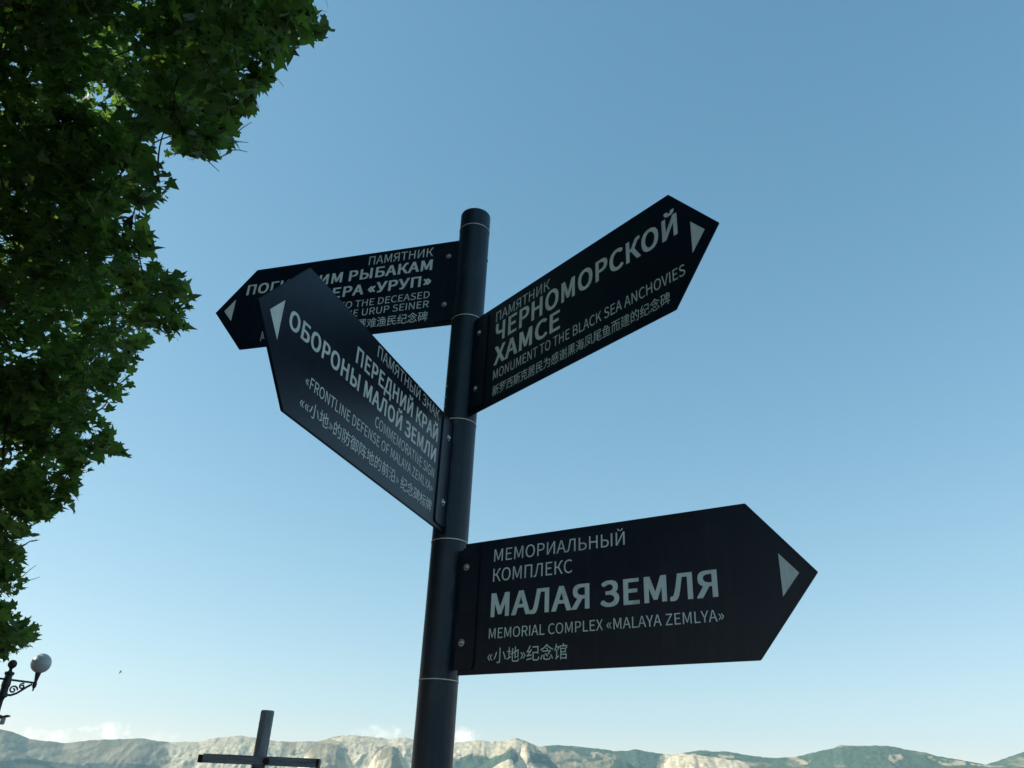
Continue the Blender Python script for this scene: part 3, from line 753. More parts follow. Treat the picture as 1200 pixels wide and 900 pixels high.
鱼682|42 25,42 -24,641 -24,641 25;163 222,317 222,317 133,163 133;367 222,528 222,528 133,367 133;163 351,317 351,317 263,163 263;367 351,528 351,528 263,367 263;233 576,156 469,37 367,55 348,71 327,113 359,113 89,579 89,579 396,411 396,450 446,481 497,447 519,439 517,259 517,290 564;156 396,192 433,225 471,407 471,380 432,349 396
鲁682|49 244,49 208,630 208,630 244;185 57,496 57,496 5,185 5;185 92,185 140,496 140,496 92;135 178,135 -56,185 -56,185 -32,496 -32,496 -54,548 -54,548 178;214 494,389 494,350 454,173 454;219 575,143 489,25 409,42 392,57 373,114 409,114 273,569 273,569 454,413 454,437 482,457 513,423 532,414 530,245 530,271 565;162 348,315 348,315 307,162 307;362 348,520 348,520 307,362 307;162 420,315 420,315 380,162 380;362 420,520 420,520 380,362 380
黑682|192 475,219 422,236 372,271 387,255 435,226 486;449 487,425 432,396 379,429 366,459 415,489 472;232 61,241 3,244 -50,294 -44,290 8,280 65;372 60,394 2,409 -50,460 -38,444 13,420 70;511 63,561 2,599 -55,649 -36,609 21,558 80;115 80,82 16,39 -35,86 -57,131 0,164 68;155 504,314 504,314 355,155 355;366 504,523 504,523 355,366 355;38 153,38 107,645 107,645 153,366 153,366 214,587 214,587 256,366 256,366 312,574 312,574 547,106 547,106 312,314 312,314 256,94 256,94 214,314 214,314 153
"""
BOLD_DATA = """
«355|118 47,158 47,185 69,185 92,103 195,185 296,185 319,158 341,118 341,13 229,13 161;238 49,280 49,305 69,305 92,223 195,305 296,305 319,280 341,238 341,135 229,137 157
»355|20 69,45 49,89 49,192 161,192 229,89 341,47 341,22 321,22 294,102 195,20 92;142 69,165 49,209 49,312 159,312 229,209 341,167 341,142 319,142 296,222 195,144 96
А443|-17 -1,86 0,135 146,275 146,325 -1,432 0,432 23,261 499,153 499,150 496,-18 23;159 217,205 366,254 218
Б470|49 -1,253 -1,327 9,379 34,416 79,430 142,430 168,416 227,377 270,317 293,263 299,152 300,153 427,395 427,395 499,48 498;153 70,152 229,205 230,251 226,297 209,320 182,326 157,322 126,300 98,255 76,201 70
Г408|49 -1,152 0,152 426,375 427,375 499,48 498
Д514|8 -137,101 -136,102 0,384 0,385 -136,479 -136,487 5,487 74,431 76,430 500,137 499,95 253,75 169,57 118,39 87,24 75,-1 74,-1 9;150 75,179 160,189 205,225 421,228 426,326 426,327 76
Е430|49 -1,384 0,383 74,152 75,153 225,340 225,339 299,152 300,152 426,375 427,375 499,48 498
З451|12 60,49 31,97 6,139 -5,231 -9,301 0,357 27,398 74,412 133,412 162,404 202,384 236,355 260,334 268,341 271,366 297,382 331,386 360,386 389,374 438,341 477,293 500,237 508,169 508,137 504,105 495,63 474,36 452,36 427,67 390,109 390,131 407,163 422,203 432,227 428,258 412,278 387,282 368,276 343,253 317,215 302,173 298,119 298,118 228,189 227,227 224,271 208,300 179,306 158,306 142,300 120,273 90,237 73,211 69,187 71,153 80,121 98,89 124,47 124,12 83
И528|49 -1,153 -1,158 4,349 320,348 0,452 0,451 499,345 499,342 496,151 183,150 498,48 498
Й528|49 -1,153 -1,158 4,349 320,348 0,452 0,451 499,345 499,342 496,151 183,150 498,48 498;142 548,179 524,231 515,273 515,327 524,359 543,376 567,382 579,388 609,388 634,295 635,290 609,280 592,259 576,247 576,226 590,216 609,211 635,119 635,118 607,124 579
К470|49 -1,152 0,153 226,197 226,200 224,353 -1,460 0,460 23,294 266,364 386,384 413,403 427,435 427,438 430,448 479,447 505,423 509,375 509,349 505,323 492,298 466,274 430,197 299,152 300,152 498,48 498
Л508|-21 -1,10 -9,64 -9,102 -2,135 28,161 83,183 169,229 423,232 426,329 425,329 1,431 1,430 500,141 499,101 276,69 139,51 95,32 77,-7 76,-21 22
М582|49 -1,146 0,147 276,234 48,315 47,405 278,406 0,504 0,503 499,388 498,277 198,166 498,48 498
Н525|49 -1,152 0,153 225,343 225,344 0,448 0,447 499,344 498,343 301,153 301,152 498,48 498
О534|77 60,148 8,232 -9,274 -9,358 8,424 56,431 64,471 137,487 238,487 267,473 356,471 366,429 440,360 491,280 508,226 508,196 502,142 489,86 449,73 434,33 362,19 265,19 240,35 135;168 117,133 188,125 257,135 322,163 379,212 420,244 428,260 428,294 420,341 381,371 322,379 267,379 238,369 177,343 123,296 82,286 79,252 71,212 80
П520|49 -1,152 0,153 427,340 426,340 0,442 0,441 499,48 498
Р460|49 -1,152 0,153 190,243 190,309 198,365 225,404 271,418 334,418 363,406 422,365 471,311 492,245 499,48 498;153 261,152 428,189 429,237 425,283 408,306 382,314 350,308 315,290 292,281 284,243 267,187 261
С463|79 60,152 8,236 -9,316 -5,360 8,402 33,431 60,431 83,396 121,354 121,328 96,304 80,276 71,266 69,212 82,165 121,135 179,125 247,135 320,165 377,178 390,218 420,262 430,272 430,304 418,342 390,384 390,417 425,417 450,392 474,358 493,324 504,294 508,234 508,156 493,90 449,79 438,35 364,19 263,19 238,35 135
У420|33 -1,54 -7,80 -9,124 -9,160 -4,194 14,225 45,249 93,409 469,410 500,308 500,305 497,202 243,91 497,88 500,-17 499,-17 476,149 123,145 110,120 80,102 73,47 74,33 22
Х419|-8 -1,96 -1,192 171,290 -1,399 0,399 25,259 254,385 468,389 475,388 499,284 499,198 343,110 499,1 498,3 472,131 258,-9 23
Ч484|305 -1,406 0,406 498,304 498,304 273,269 267,235 267,203 270,165 288,140 321,132 369,132 498,31 499,30 346,44 273,81 226,137 200,211 192,304 193
Ш687|49 -1,609 -1,610 498,508 498,507 74,378 75,377 499,278 498,278 75,151 74,150 498,49 499
Ы636|49 -1,233 -1,309 9,361 34,370 42,398 77,406 103,414 143,414 170,402 227,361 274,305 297,235 305,152 306,151 499,48 498;457 -1,560 0,559 499,456 498;153 72,152 231,195 232,233 228,277 213,304 184,310 157,304 124,282 98,277 93,231 76
Я471|-3 -1,107 -1,239 202,292 201,292 0,394 0,393 499,181 499,127 494,73 471,36 430,24 372,24 336,32 290,52 256,63 246,91 225,124 212,-4 23;157 297,134 325,128 350,132 380,142 393,161 412,199 425,291 429,292 275,237 274,203 278
"""


# ------------------------------------------------------------------ lettering
def read_glyphs(data):
    out = {}
    for ln in data.strip('\n').split('\n'):
        adv, cs = ln[1:].split('|')
        out[ln[0]] = (int(adv), [[tuple(map(int, p.split())) for p in c.split(',')] for c in cs.split(';')])
    return out


GLYPHS, BOLD = read_glyphs(GLYPH_DATA), read_glyphs(BOLD_DATA)


def _area(c):
    return sum(c[i - 1][0] * c[i][1] - c[i][0] * c[i - 1][1] for i in range(len(c))) / 2




def islands(cs):
    """an outer contour with the holes that lie inside it"""
    orient = 1 if _area(max(cs, key=lambda c: abs(_area(c)))) > 0 else -1
    outer = [c for c in cs if _area(c) * orient > 0]
    holes = [c for c in cs if _area(c) * orient <= 0]
    gs = [[c] for c in outer]
    for h in holes:
        x, y = h[0]
        best = None
        for g in gs:
            c = g[0]
            r = False
            for i in range(len(c)):
                (x1, y1), (x2, y2) = c[i - 1], c[i]
                if (y1 > y) != (y2 > y) and x < (x2 - x1) * (y - y1) / (y2 - y1) + x1:
                    r = not r
            if r and (best is None or abs(_area(c)) < abs(_area(best[0]))):
                best = g
        if best:
            best.append(h)
    return gs


def lettering(text, u0, u1, base, cap, y, face, parent, bold=0):
    pen = 0
    polys = []
    for ch in text:
        if ch == ' ':
            pen += 152
            continue
        adv, cs = (BOLD if bold else GLYPHS)[ch]
        polys += [[[(x + pen, yy) for x, yy in c] for c in g] for g in islands(cs)]
        pen += adv
    xs = [x for g in polys for c in g for x, _ in c]
    xa, xb = min(xs), max(xs)
    cjk = any(ord(ch) > 0x3000 for ch in text)
    verts, faces = [], []
    for g in polys:
        flat = [Vector((x, yy, 0)) for c in g for x, yy in c]
        tris = tessellate_polygon([[Vector((x, yy, 0)) for x, yy in c] for c in g])
        o = len(verts)
        for p in flat:
            verts.append((u0 + (u1 - u0) * (p.x - xa) / (xb - xa), y, base + p.y / 500 * cap))
        faces += [(o + a, o + b, o + c) for a, b, c in tris]
    me = bpy.data.meshes.new('lettering')
    me.from_pydata(verts, [], faces)
    bm = bmesh.new()
    bm.from_mesh(me)
    for f in bm.faces:
        f.normal_update()
        if f.normal.y * face < 0:
            f.normal_flip()
    bm.to_mesh(me)
    bm.free()
    return link_mesh('lettering', me, M_LETTER, parent)


# ------------------------------------------------------------------ signpost
POLE_X, POLE_Y, POLE_R = -.162, 2.321, .054
Z0 = EYE.z + 1.84668
STEP = .386505
post = empty('signpost', (POLE_X, POLE_Y, 0))
tag(post, 'dark painted steel signpost with four arrow signs fixed at different heights and angles', 'signpost')
bm = bmesh.new()
joints = [Z0 - i * STEP for i in range(5)]
prof = [(0, Z0 + .074), (.048, Z0 + .074), (.0525, Z0 + .0725), (POLE_R, Z0 + .069)]
for j in joints:
    prof += [(POLE_R, j + .0022), (POLE_R - .002, j + .0012), (POLE_R - .002, j - .0012), (POLE_R, j - .0022)]
prof += [(POLE_R, .02), (0, .02)]
add_lathe(bm, prof, 96)
pole = obj('pole', bm, M_POLE, post, smooth=True, sharp=50)
for j in joints:
    bm = bmesh.new()
    add_lathe(bm, [(POLE_R - .0015, j + .0015), (POLE_R + .0012, j + .0013), (POLE_R + .0012, j - .0013), (POLE_R - .0015, j - .0015)], 96)
    obj('joint_ring', bm, M_RING, pole, smooth=True)
# small set screws on the sleeves
for ang, zz in ((-10, joints[0] - .13), (205, joints[1] - .30), (206, joints[1] - .335), (205, joints[1] - .26)):
    bm = bmesh.new()
    a = radians(ang)
    Mr = Matrix.Rotation(a, 4, 'Z') @ Matrix.Rotation(radians(90), 4, 'Y')
    add_lathe(bm, [(0, .003), (.0025, .003), (.0038, .0012), (.0038, -.002)], 14, c=(POLE_R * cos(a), POLE_R * sin(a), zz), M=Mr)
    obj('set_screw', bm, M_RING if ang > 100 else M_IRON, pole, smooth=True)
bm = bmesh.new()
add_lathe(bm, [(0, .022), (.13, .022), (.14, .018), (.14, 0), (0, 0)], 48)
base_plate = obj('base_plate', bm, M_POLE, post, smooth=True)
for k in range(4):
    bm = bmesh.new()
    add_lathe(bm, [(0, .045), (.008, .045), (.008, .036), (.016, .036), (.016, .0215)], 6, c=(.105 * cos(k * pi / 2 + .78), .105 * sin(k * pi / 2 + .78), 0))
    obj('anchor_bolt', bm, M_BOLT, base_plate)

SIGN_L, SIGN_T, SIGN_H = .890, .145, .360
THICK = .007
CY = "阵亡于乌鲁普号拖网船罹难渔民纪念碑"
SIGNS = [
    dict(yaw=162.981, off=.005, dz=.028, face=1, label='arrow sign pointing left and away, second lettered fisheries memorial board at the top', text=[
        ('ПАМЯТНИК', .408, .152, -.055, .038, 0), ('ПОГИБШИМ РЫБАКАМ', .914, .150, -.117, .047, 17), ('СЕЙНЕРА «УРУП»', .735, .149, -.185, .046, 17),
        ('MONUMENT TO THE DECEASED', .742, .149, -.238, .029, 0), ('FISHERMEN OF THE URUP SEINER', .792, .148, -.278, .029, 0), (CY, .806, .148, -.331, .033, 0)]),
    dict(yaw=-51.652, off=-.005, dz=.014, face=-1, label='arrow sign pointing right and up towards the viewer', text=[
        ('ПАМЯТНИК', .170, .428, -.066, .037, 0), ('ЧЕРНОМОРСКОЙ', .172, .914, -.144, .069, 20), ('ХАМСЕ', .172, .476, -.227, .066, 20),
        ('MONUMENT TO THE BLACK SEA ANCHOVIES', .172, .928, -.278, .033, 0), ('新罗西斯克居民为感谢黑海凤尾鱼而建的纪念碑', .173, .877, -.333, .029, 0)]),
    dict(yaw=249.928, off=.002, dz=.013, face=1, label='arrow sign pointing left and towards the viewer, in front of the board behind it', text=[
        ('ПАМЯТНЫЙ ЗНАК', .555, .157, -.044, .034, 0), ('ПЕРЕДНИЙ КРАЙ', .652, .155, -.114, .046, 17), ('ОБОРОНЫ МАЛОЙ ЗЕМЛИ', .929, .155, -.179, .045, 17),
        ('COMMEMORATIVE SIGN', .522, .157, -.227, .029, 0), ('«FRONTLINE DEFENSE OF MALAYA ZEMLYA»', .834, .157, -.271, .0275, 0), ('««小地»的防御阵地的前沿» 纪念碑标牌', .840, .154, -.326, .0285, 0)]),
    dict(yaw=-33.22, off=-.023, dz=.017, start=.076, face=-1, label='lowest arrow sign, pointing right', text=[
        ('МЕМОРИАЛЬНЫЙ', .177, .575, -.063, .0345, 0), ('КОМПЛЕКС', .177, .424, -.119, .0355, 0), ('МАЛАЯ ЗЕМЛЯ', .175, .808, -.215, .064, 22),
        ('MEMORIAL COMPLEX «MALAYA ZEMLYA»', .173, .817, -.271, .0265, 0), ('«小地»纪念馆', .173, .411, -.331, .031, 0)]),
]
for i, S in enumerate(SIGNS):
    f, off = S['face'], S['off']
    # the board
    bm = bmesh.new()
    us = S.get('start', .045)
    outline = [(us, 0), (SIGN_L, 0), (SIGN_L + SIGN_T, -SIGN_H / 2), (SIGN_L, -SIGN_H), (us, -SIGN_H)]
    va = [bm.verts.new((u, off, z)) for u, z in outline]
    vb = [bm.verts.new((u, off - f * THICK, z)) for u, z in outline]
    bm.faces.new(va)
    bm.faces.new(vb[::-1])
    for k in range(5):
        bm.faces.new((va[k], va[(k + 1) % 5], vb[(k + 1) % 5], vb[k]))
    bmesh.ops.recalc_face_normals(bm, faces=bm.faces)
    bmesh.ops.bevel(bm, geom=list(bm.edges), offset=.0012, segments=2, affect='EDGES')
    board = obj('arrow_sign', bm, M_PANEL, post)
    board['label'] = S['label']
    board.location = (0, 0, Z0 - i * STEP - S['dz'])
    board.rotation_euler = (0, 0, radians(S['yaw']))
    for t in S['text']:
        lettering(t[0], t[1], t[2], t[3], t[4], off + f * .0006, f, board, t[5])
    bm = bmesh.new()
    tri = [bm.verts.new((u, off + f * .0006, z)) for u, z in ((.9545, -.130), (.9955, -.179), (.9545, -.228))]
    bm.faces.new(tri)
    bm.normal_update()
    for fc in bm.faces:
        if fc.normal.y * f < 0:
            fc.normal_flip()
    me = bpy.data.meshes.new('arrow_symbol')
    bm.to_mesh(me)
    bm.free()
    link_mesh('arrow_symbol', me, M_LETTER, board)
    # welded mounting plate with two bolts
    bm = bmesh.new()
    pts = [(us - .005, -.014), (.126, -.014), (.130, -.018), (.130, -.338), (.124, -.346), (us - .005, -.346)]
    ya, yb = off + f * .0046, off + f * .0004
    va = [bm.verts.new((u, ya, z)) for u, z in pts]
    vb = [bm.verts.new((u, yb, z)) for u, z in pts]
    bm.faces.new(va)
    bm.faces.new(vb[::-1])
    for k in range(6):
        bm.faces.new((va[k], va[(k + 1) % 6], vb[(k + 1) % 6], vb[k]))
    bmesh.ops.recalc_face_normals(bm, faces=bm.faces)
    bmesh.ops.bevel(bm, geom=list(bm.edges), offset=.001, segments=2, affect='EDGES')
    obj('mounting_plate', bm, M_PANEL, board)
    for zb in (-.070, -.277):
        bm = bmesh.new()
        Mr = Matrix.Rotation(radians(-90 * f), 4, 'X')
        add_lathe(bm, [(0, .0068), (.0034, .0064), (.0060, .0042), (.0068, .0018), (.0098, .0016), (.0098, -.001)], 20, c=(.088, ya, zb), M=Mr)
        obj('bolt', bm, M_BOLT, board, smooth=True)
    if us > .06:       # short tab that carries the board in front of the pole's axis
        bm = bmesh.new()
        add_box(bm, (.082, off + .0105, -SIGN_H / 2), (.075, .006, SIGN_H - .03), bevel=.001)
        obj('tab', bm, M_PANEL, board)
    # weld beads along the pole
    for za, zb in ((-.02, -.075), (-.13, -.185), (-.285, -.34)):
        bm = bmesh.new()
        uu = sqrt(max(POLE_R ** 2 - (off + f * .006) ** 2, 0)) + .0005
        add_tube(bm, [(uu, off + f * .0065, za), (uu + .0006, off + f * .0065, (za + zb) / 2), (uu, off + f * .0065, zb)], .0022, 8)
        obj('weld_bead', bm, M_POLE, board, smooth=True)

# ------------------------------------------------------------------ wooden cross behind the signpost
CROSS_Y = 8.6
top = at(314, 832.5, CROSS_Y)
cross = empty('cross', (top.x, top.y, 0))
tag(cross, 'weathered dark cross of a round post and a square crossbar, left of the signpost', 'cross')


def weathered(name, axis):
    m = mat(name, (.05, .058, .065), .75, spec=.3, bump=.35, bscale=60)
    N, L = m.node_tree.nodes, m.node_tree.links
    b = N['Principled BSDF']
    tcn = N.new('ShaderNodeTexCoord')
    mp = N.new('ShaderNodeMapping')
    mp.inputs['Scale'].default_value = (3, 40, 40) if axis == 'x' else (40, 40, 3)
    L.new(tcn.outputs['Object'], mp.inputs[0])
    n1 = N.new('ShaderNodeTexNoise')
    n1.inputs['Scale'].default_value = 1.0
    n1.inputs['Detail'].default_value = 9
    n1.inputs['Roughness'].default_value = .7
    L.new(mp.outputs[0], n1.inputs[0])
    c = N.new('ShaderNodeValToRGB')
    e = c.color_ramp.elements
    e[0].position, e[1].position = .30, .62
    e[0].color = (.05, .038, .032, 1)
    e[1].color = (.27, .29, .295, 1)
    k = c.color_ramp.elements.new(.45)
    k.color = (.17, .185, .195, 1)
    L.new(n1.outputs[0], c.inputs[0])
    L.new(c.outputs[0], b.inputs['Base Color'])
    return m


M_GREY_Z, M_GREY_X = weathered('weathered_post', 'z'), weathered('weathered_bar', 'x')
M_RUST = mat('rusty_brown', (.045, .024, .016), .85, spec=.2, var=.5, scale=30, bump=.3, bscale=70)
PXS = 15.2 / FOCAL * ((top - EYE).dot(_fw))
cr_r = PXS / 2
bar = at(303, 891.5, CROSS_Y)
bar_z = bar.z
px_m = (bar - EYE).dot(_fw) / FOCAL
bm = bmesh.new()
seg = [(0, top.z), (cr_r * .9, top.z - .002), (cr_r, top.z - .012)]
for k in range(1, 14):
    zz = top.z - .012 - k * (top.z - bar_z - .07) / 13
    seg.append((cr_r * (1 + .012 * sin(k * 2.1)), zz))
seg += [(cr_r * .99, bar_z - .06)]
add_lathe(bm, seg, 40)
o = obj('post', bm, M_GREY_Z, cross, smooth=True)
bm = bmesh.new()
add_lathe(bm, [(cr_r * .975, bar_z - .06), (cr_r * .985, 1.0), (cr_r, 0), (0, 0)], 40)
obj('lower_post', bm, M_RUST, cross, smooth=True)['label'] = 'rust brown lower length of the post'
HB = 9.4 * px_m
xl = at(236.5, 889, CROSS_Y - .1).x - top.x
xr = at(374, 893, CROSS_Y - .1).x - top.x
bm = bmesh.new()
add_box(bm, ((xl + xr) / 2, -cr_r * .72, bar_z), (xr - xl, HB, HB), bevel=.004)
cb = obj('crossbar', bm, M_GREY_X, cross)
bm = bmesh.new()
add_box(bm, (xl - .022, -cr_r * .72, bar_z - .006), (.05, HB * .9, HB * .88), bevel=.006)
obj('end_block', bm, M_RUST, cb)
bm = bmesh.new()
add_box(bm, (xr - .018, -cr_r * .72, bar_z - .002), (.03, HB * 1.06, HB * 1.04), bevel=.004)
obj('end_cap', bm, M_RUST, cb)
bm = bmesh.new()
ybar = -cr_r * .72 - HB / 2
Mr = Matrix.Rotation(radians(90), 4, 'X')
add_lathe(bm, [(0, .022), (.017, .022), (.02, .016), (.02, .008), (.034, .007), (.034, -.004)], 6, c=(cr_r * 1.35, ybar, bar_z - .004), M=Mr)
obj('bolt', bm, M_RUST, cb)

# ------------------------------------------------------------------ street lamp at the left edge
LAMP_Y = 16.0
fin = at(14.6, 778.3, LAMP_Y)
mpp = (fin - EYE).dot(_fw) / FOCAL
lamp = empty('street_lamp', (fin.x, fin.y, 0))
tag(lamp, 'black cast iron street lamp with a pale round globe on a scrolled arm', 'street lamp')
zf = fin.z
bm = bmesh.new()
rb = 4.9 * mpp
ball = [(rb * sin(t * pi / 12), zf + rb * cos(t * pi / 12)) for t in range(0, 11)]
k = mpp
prof = [(0, zf + rb)] + ball[1:] + [(1.6 * k, zf - 5.6 * k), (2.0 * k, zf - 7.5 * k), (2.6 * k, zf - 8.2 * k), (5.2 * k, zf - 9 * k), (5.2 * k, zf - 11.5 * k), (3.9 * k, zf - 12.5 * k), (4.1 * k, zf - 18 * k),
        (4.7 * k, zf - 20 * k), (4.7 * k, zf - 24 * k), (4.0 * k, zf - 25.5 * k), (4.2 * k, zf - 31 * k), (5.2 * k, zf - 33 * k), (5.2 * k, zf - 35.5 * k), (3.2 * k, zf - 37 * k), (2.5 * k, zf - 40 * k), (2.8 * k, zf - 58 * k),
        (3.1 * k, 1.4), (4.6 * k, 1.36), (4.6 * k, 1.30), (3.6 * k, 1.26), (4.6 * k, .75), (7.5 * k, .70), (7.5 * k, .60), (6.5 * k, .55), (9 * k, .12), (11 * k, .10), (11 * k, 0), (0, 0)]
add_lathe(bm, prof, 28)
obj('column', bm, M_IRON, lamp, smooth=True, sharp=40)
ARM = radians(-6)
gd = at(48.2, 777.3, LAMP_Y + .35)
g_off = Vector((gd.x - fin.x, gd.y - fin.y, 0))
adir = g_off.normalized()
alen = g_off.length
for s in (1, -1):
    d = adir * s
    bm = bmesh.new()
    zt = zf - 17.0 * k
    n_ = Vector((-d.y, d.x, 0))
    rotm = Matrix((d, n_, Vector((0, 0, 1)))).transposed()
    add_box(bm, d * (alen / 2) + Vector((0, 0, zt)), (alen, 1.6 * k, 2.2 * k), rotm, bevel=.003)
    # sweeping brace and scrolls under the arm
    def P(u, w):
        return d * (u * alen) + Vector((0, 0, zt - w * k))
    add_tube(bm, [P(.10, 16.5), P(.28, 16.2), P(.45, 13.6), P(.6, 9.6), P(.75, 5.4), P(.9, 2)], 1.25 * k, 8)
    for (cu, cw, r0, turns, ph) in ((.30, 10.2, 4.6, 1.3, 0), (.58, 5.4, 3.4, 1.3, 1.2)):
        pts = []
        for q in range(26):
            t = q / 25
            a = ph + t * turns * 2 * pi
            r = r0 * (1 - .8 * t)
            pts.append(d * (cu * alen + r * k * cos(a)) + Vector((0, 0, zt - cw * k + r * k * sin(a))))
        add_tube(bm, pts, .95 * k, 6)
    obj('scrolled_arm', bm, M_IRON, lamp, smooth=True)
    bm = bmesh.new()
    e = d * alen
    zg = gd.z
    add_lathe(bm, [(0, zt - 9.5 * k), (1.0 * k, zt - 8.4 * k), (.9 * k, zt - 6.5 * k), (2.1 * k, zt - 4.6 * k), (2.4 * k, zt - 1.5 * k), (1.7 * k, zt + 1.5 * k), (2.0 * k, zt + 3.4 * k), (3.4 * k, zg - 10.4 * k), (3.4 * k, zg - 9.6 * k), (0, zg - 9.6 * k)], 18, c=(e.x, e.y, 0))
    obj('globe_holder', bm, M_IRON, lamp, smooth=True)
    bm = bmesh.new()
    rg = 11.2 * k
    add_lathe(bm, [(rg * sin(t * pi / 24), zg + rg * cos(t * pi / 24)) if 0 < t < 24 else (0, zg + rg * cos(t * pi / 24)) for t in range(25)], 40, c=(e.x, e.y, 0))
    obj('globe', bm, M_GLOBE, lamp, smooth=True)
# security camera clamped to the column
ch_ = at(4.6, 840.0, LAMP_Y - .22) - Vector((fin.x, fin.y, 0))
bm = bmesh.new()
add_tube(bm, [(0, 0, ch_.z + .5 * k), (ch_.x * .5, ch_.y * .6, ch_.z + 1.2 * k), (ch_.x * .8, ch_.y, ch_.z + .6 * k)], 1.2 * k, 8)
add_box(bm, ch_, (11 * k, 7 * k, 1.7 * k), Matrix.Rotation(radians(-14), 3, 'Y'), bevel=.006)
camb = obj('camera_bracket', bm, M_IRON, lamp, smooth=True)
bm = bmesh.new()
add_lathe(bm, [(0, ch_.z - .8 * k), (2.1 * k, ch_.z - .8 * k), (2.6 * k, ch_.z - 2 * k), (2.6 * k, ch_.z - 6.5 * k), (2.0 * k, ch_.z - 8.0 * k), (0, ch_.z - 8.2 * k)], 20, c=(ch_.x, ch_.y, 0))
obj('camera_body', bm, M_CAMBODY, camb, smooth=True)

# ------------------------------------------------------------------ a bird far off
bp = at(141.5, 787.5, 120)
bm = bmesh.new()
body = [(-.20, .0, .012), (-.16, .0, .035), (-.06, .0, .055), (.06, .0, .05), (.13, .0, .03), (.18, .0, .028), (.215, 0, .01)]
add_tube(bm, [(x, y, 0) for x, y, r in body], [r for x, y, r in body], 10)
for s in (1, -1):
    sec = [(0, .09, .0), (.16, .085, .06), (.32, .065, .05), (.46, .02, -.02)]
    prev = None
    for y, c, z in sec:
        x0 = .05 - (y * .22)
        ring = [bm.verts.new((x0, s * y, z)), bm.verts.new((x0 - c * .4, s * y, z + .012)), bm.verts.new((x0 - c * 1.5, s * y, z)), bm.verts.new((x0 - c * .4, s * y, z - .008))]
        if prev:
            for q in range(4):
                bm.faces.new((prev[q], prev[(q + 1) % 4], ring[(q + 1) % 4], ring[q]))
        prev = ring
    bm.faces.new(prev)
bird = obj('bird', bm, M_BIRD, smooth=True)
bird.location = bp
bird.rotation_euler = (radians(-28), radians(-6), radians(35))
tag(bird, 'tiny dark bird gliding in the pale sky above the hills', 'bird')

# ------------------------------------------------------------------ plane tree
TREE = Vector((-9.6, 4.6, 0))
EDGE = [(-400, 420), (-60, 415), (0, 388), (25, 392), (45, 376), (55, 340), (75, 326), (95, 328), (112, 302), (135, 286), (150, 284), (165, 280), (185, 262), (192, 232), (196, 196), (205, 200), (216, 205),
        (232, 186), (255, 172), (270, 172), (290, 178), (305, 176), (318, 204), (335, 216), (350, 226), (362, 214), (385, 216), (398, 205), (405, 172), (425, 152), (445, 148),
        (465, 140), (480, 122), (498, 124), (512, 128), (524, 152), (532, 138), (545, 118), (558, 102), (575, 90), (590, 90), (600, 68), (612, 42), (628, 30), (650, 24), (658, 27), (672, 28), (690, 26), (700, 8),
        (715, 8), (730, 34), (745, 42), (760, 38), (770, 8), (785, -10), (900, -60), (1400, -200)]
EY = np.array([e[0] for e in EDGE], float)
EX = np.array([e[1] for e in EDGE], float)
# a notch of sky under the long top branch
NOTCH = [(172, 168), (186, 150), (200, 160), (206, 176), (232, 190), (228, 206), (196, 204), (182, 186)]


def project_np(p):
    v = p - np.array(EYE)
    f_, r_, u__ = np.array(_fw), np.array(RIGHT), np.array(UP)
    z = v @ f_
    zz = np.where(z > .05, z, 1)
    return 600 + FOCAL * (v @ r_) / zz, 450 - FOCAL * (v @ u__) / zz, z


def in_poly(x, y, poly):
    r = np.zeros(x.shape, bool)
    n = len(poly)
    for i in range(n):
        x1, y1 = poly[i]
        x2, y2 = poly[(i + 1) % n]
        r ^= ((y1 > y) != (y2 > y)) & (x < (x2 - x1) * (y - y1) / ((y2 - y1) or 1e-9) + x1)
    return r


def depth_y(py):
    return float(np.interp(py, [-300, 0, 200, 400, 600, 750, 900], [3.0, 4.4, 5.8, 7.4, 9.4, 11.2, 12.5]))


clumps = []      # (centre, radius, leaves, fine?)
FRINGE = [(372, 34), (345, 18), (352, 46), (320, 62), (305, 84), (300, 118), (270, 110), (272, 140), (250, 168), (228, 150), (262, 176), (205, 140), (192, 212), (170, 232), (160, 268), (168, 292),
          (196, 330), (212, 350), (216, 338), (210, 366), (206, 386), (190, 366), (166, 412), (140, 436), (132, 460), (110, 486), (144, 524), (120, 520), (98, 548), (78, 566), (80, 586), (58, 592), (30, 606), (14, 632), (16, 664), (10, 684),
          (12, 722), (24, 740), (28, 756), (6, 752), (240, 60), (280, 30), (200, 90), (4, 622), (10, 645), (6, 655), (14, 652), (2, 672), (16, 676), (-4, 690), (-6, 708), (2, 726), (14, 730), (20, 746), (32, 752), (8, 742), (-4, 748), (-8, 730), (22, 612), (44, 598)]
for px, py in FRINGE:
    Yd = depth_y(py) + rng.uniform(-.3, .5)
    c = at(px - 6, py, Yd)
    rad = .26 * (1 + .5 * (py > 600))
    clumps.append((c, rad, 26, True))
n = 0
while n < 820:
    py = rng.uniform(-160, 800)
    xr = np.interp(py, EY, EX)
    px = rng.uniform(-260, xr)
    if px > xr - 18 or py > 780 + px * .2:
        continue
    if in_poly(np.array([px]), np.array([py]), NOTCH)[0]:
        continue
    if py > 690 and px > -20:
        continue
    Yd = depth_y(py) + rng.uniform(0, 1) ** 1.3 * 6.5 + max(0, (xr - px)) * .002
    c = at(px, py, Yd)
    clumps.append((c, rng.uniform(.32, .6), int(rng.uniform(45, 80)), True))
    n += 1
n = 0
CC, CR = Vector((-9.0, 2.4, 8.0)), Vector((8.4, 10.6, 6.4))  # unseen part of the crown, enlarged to shade and darken the signs
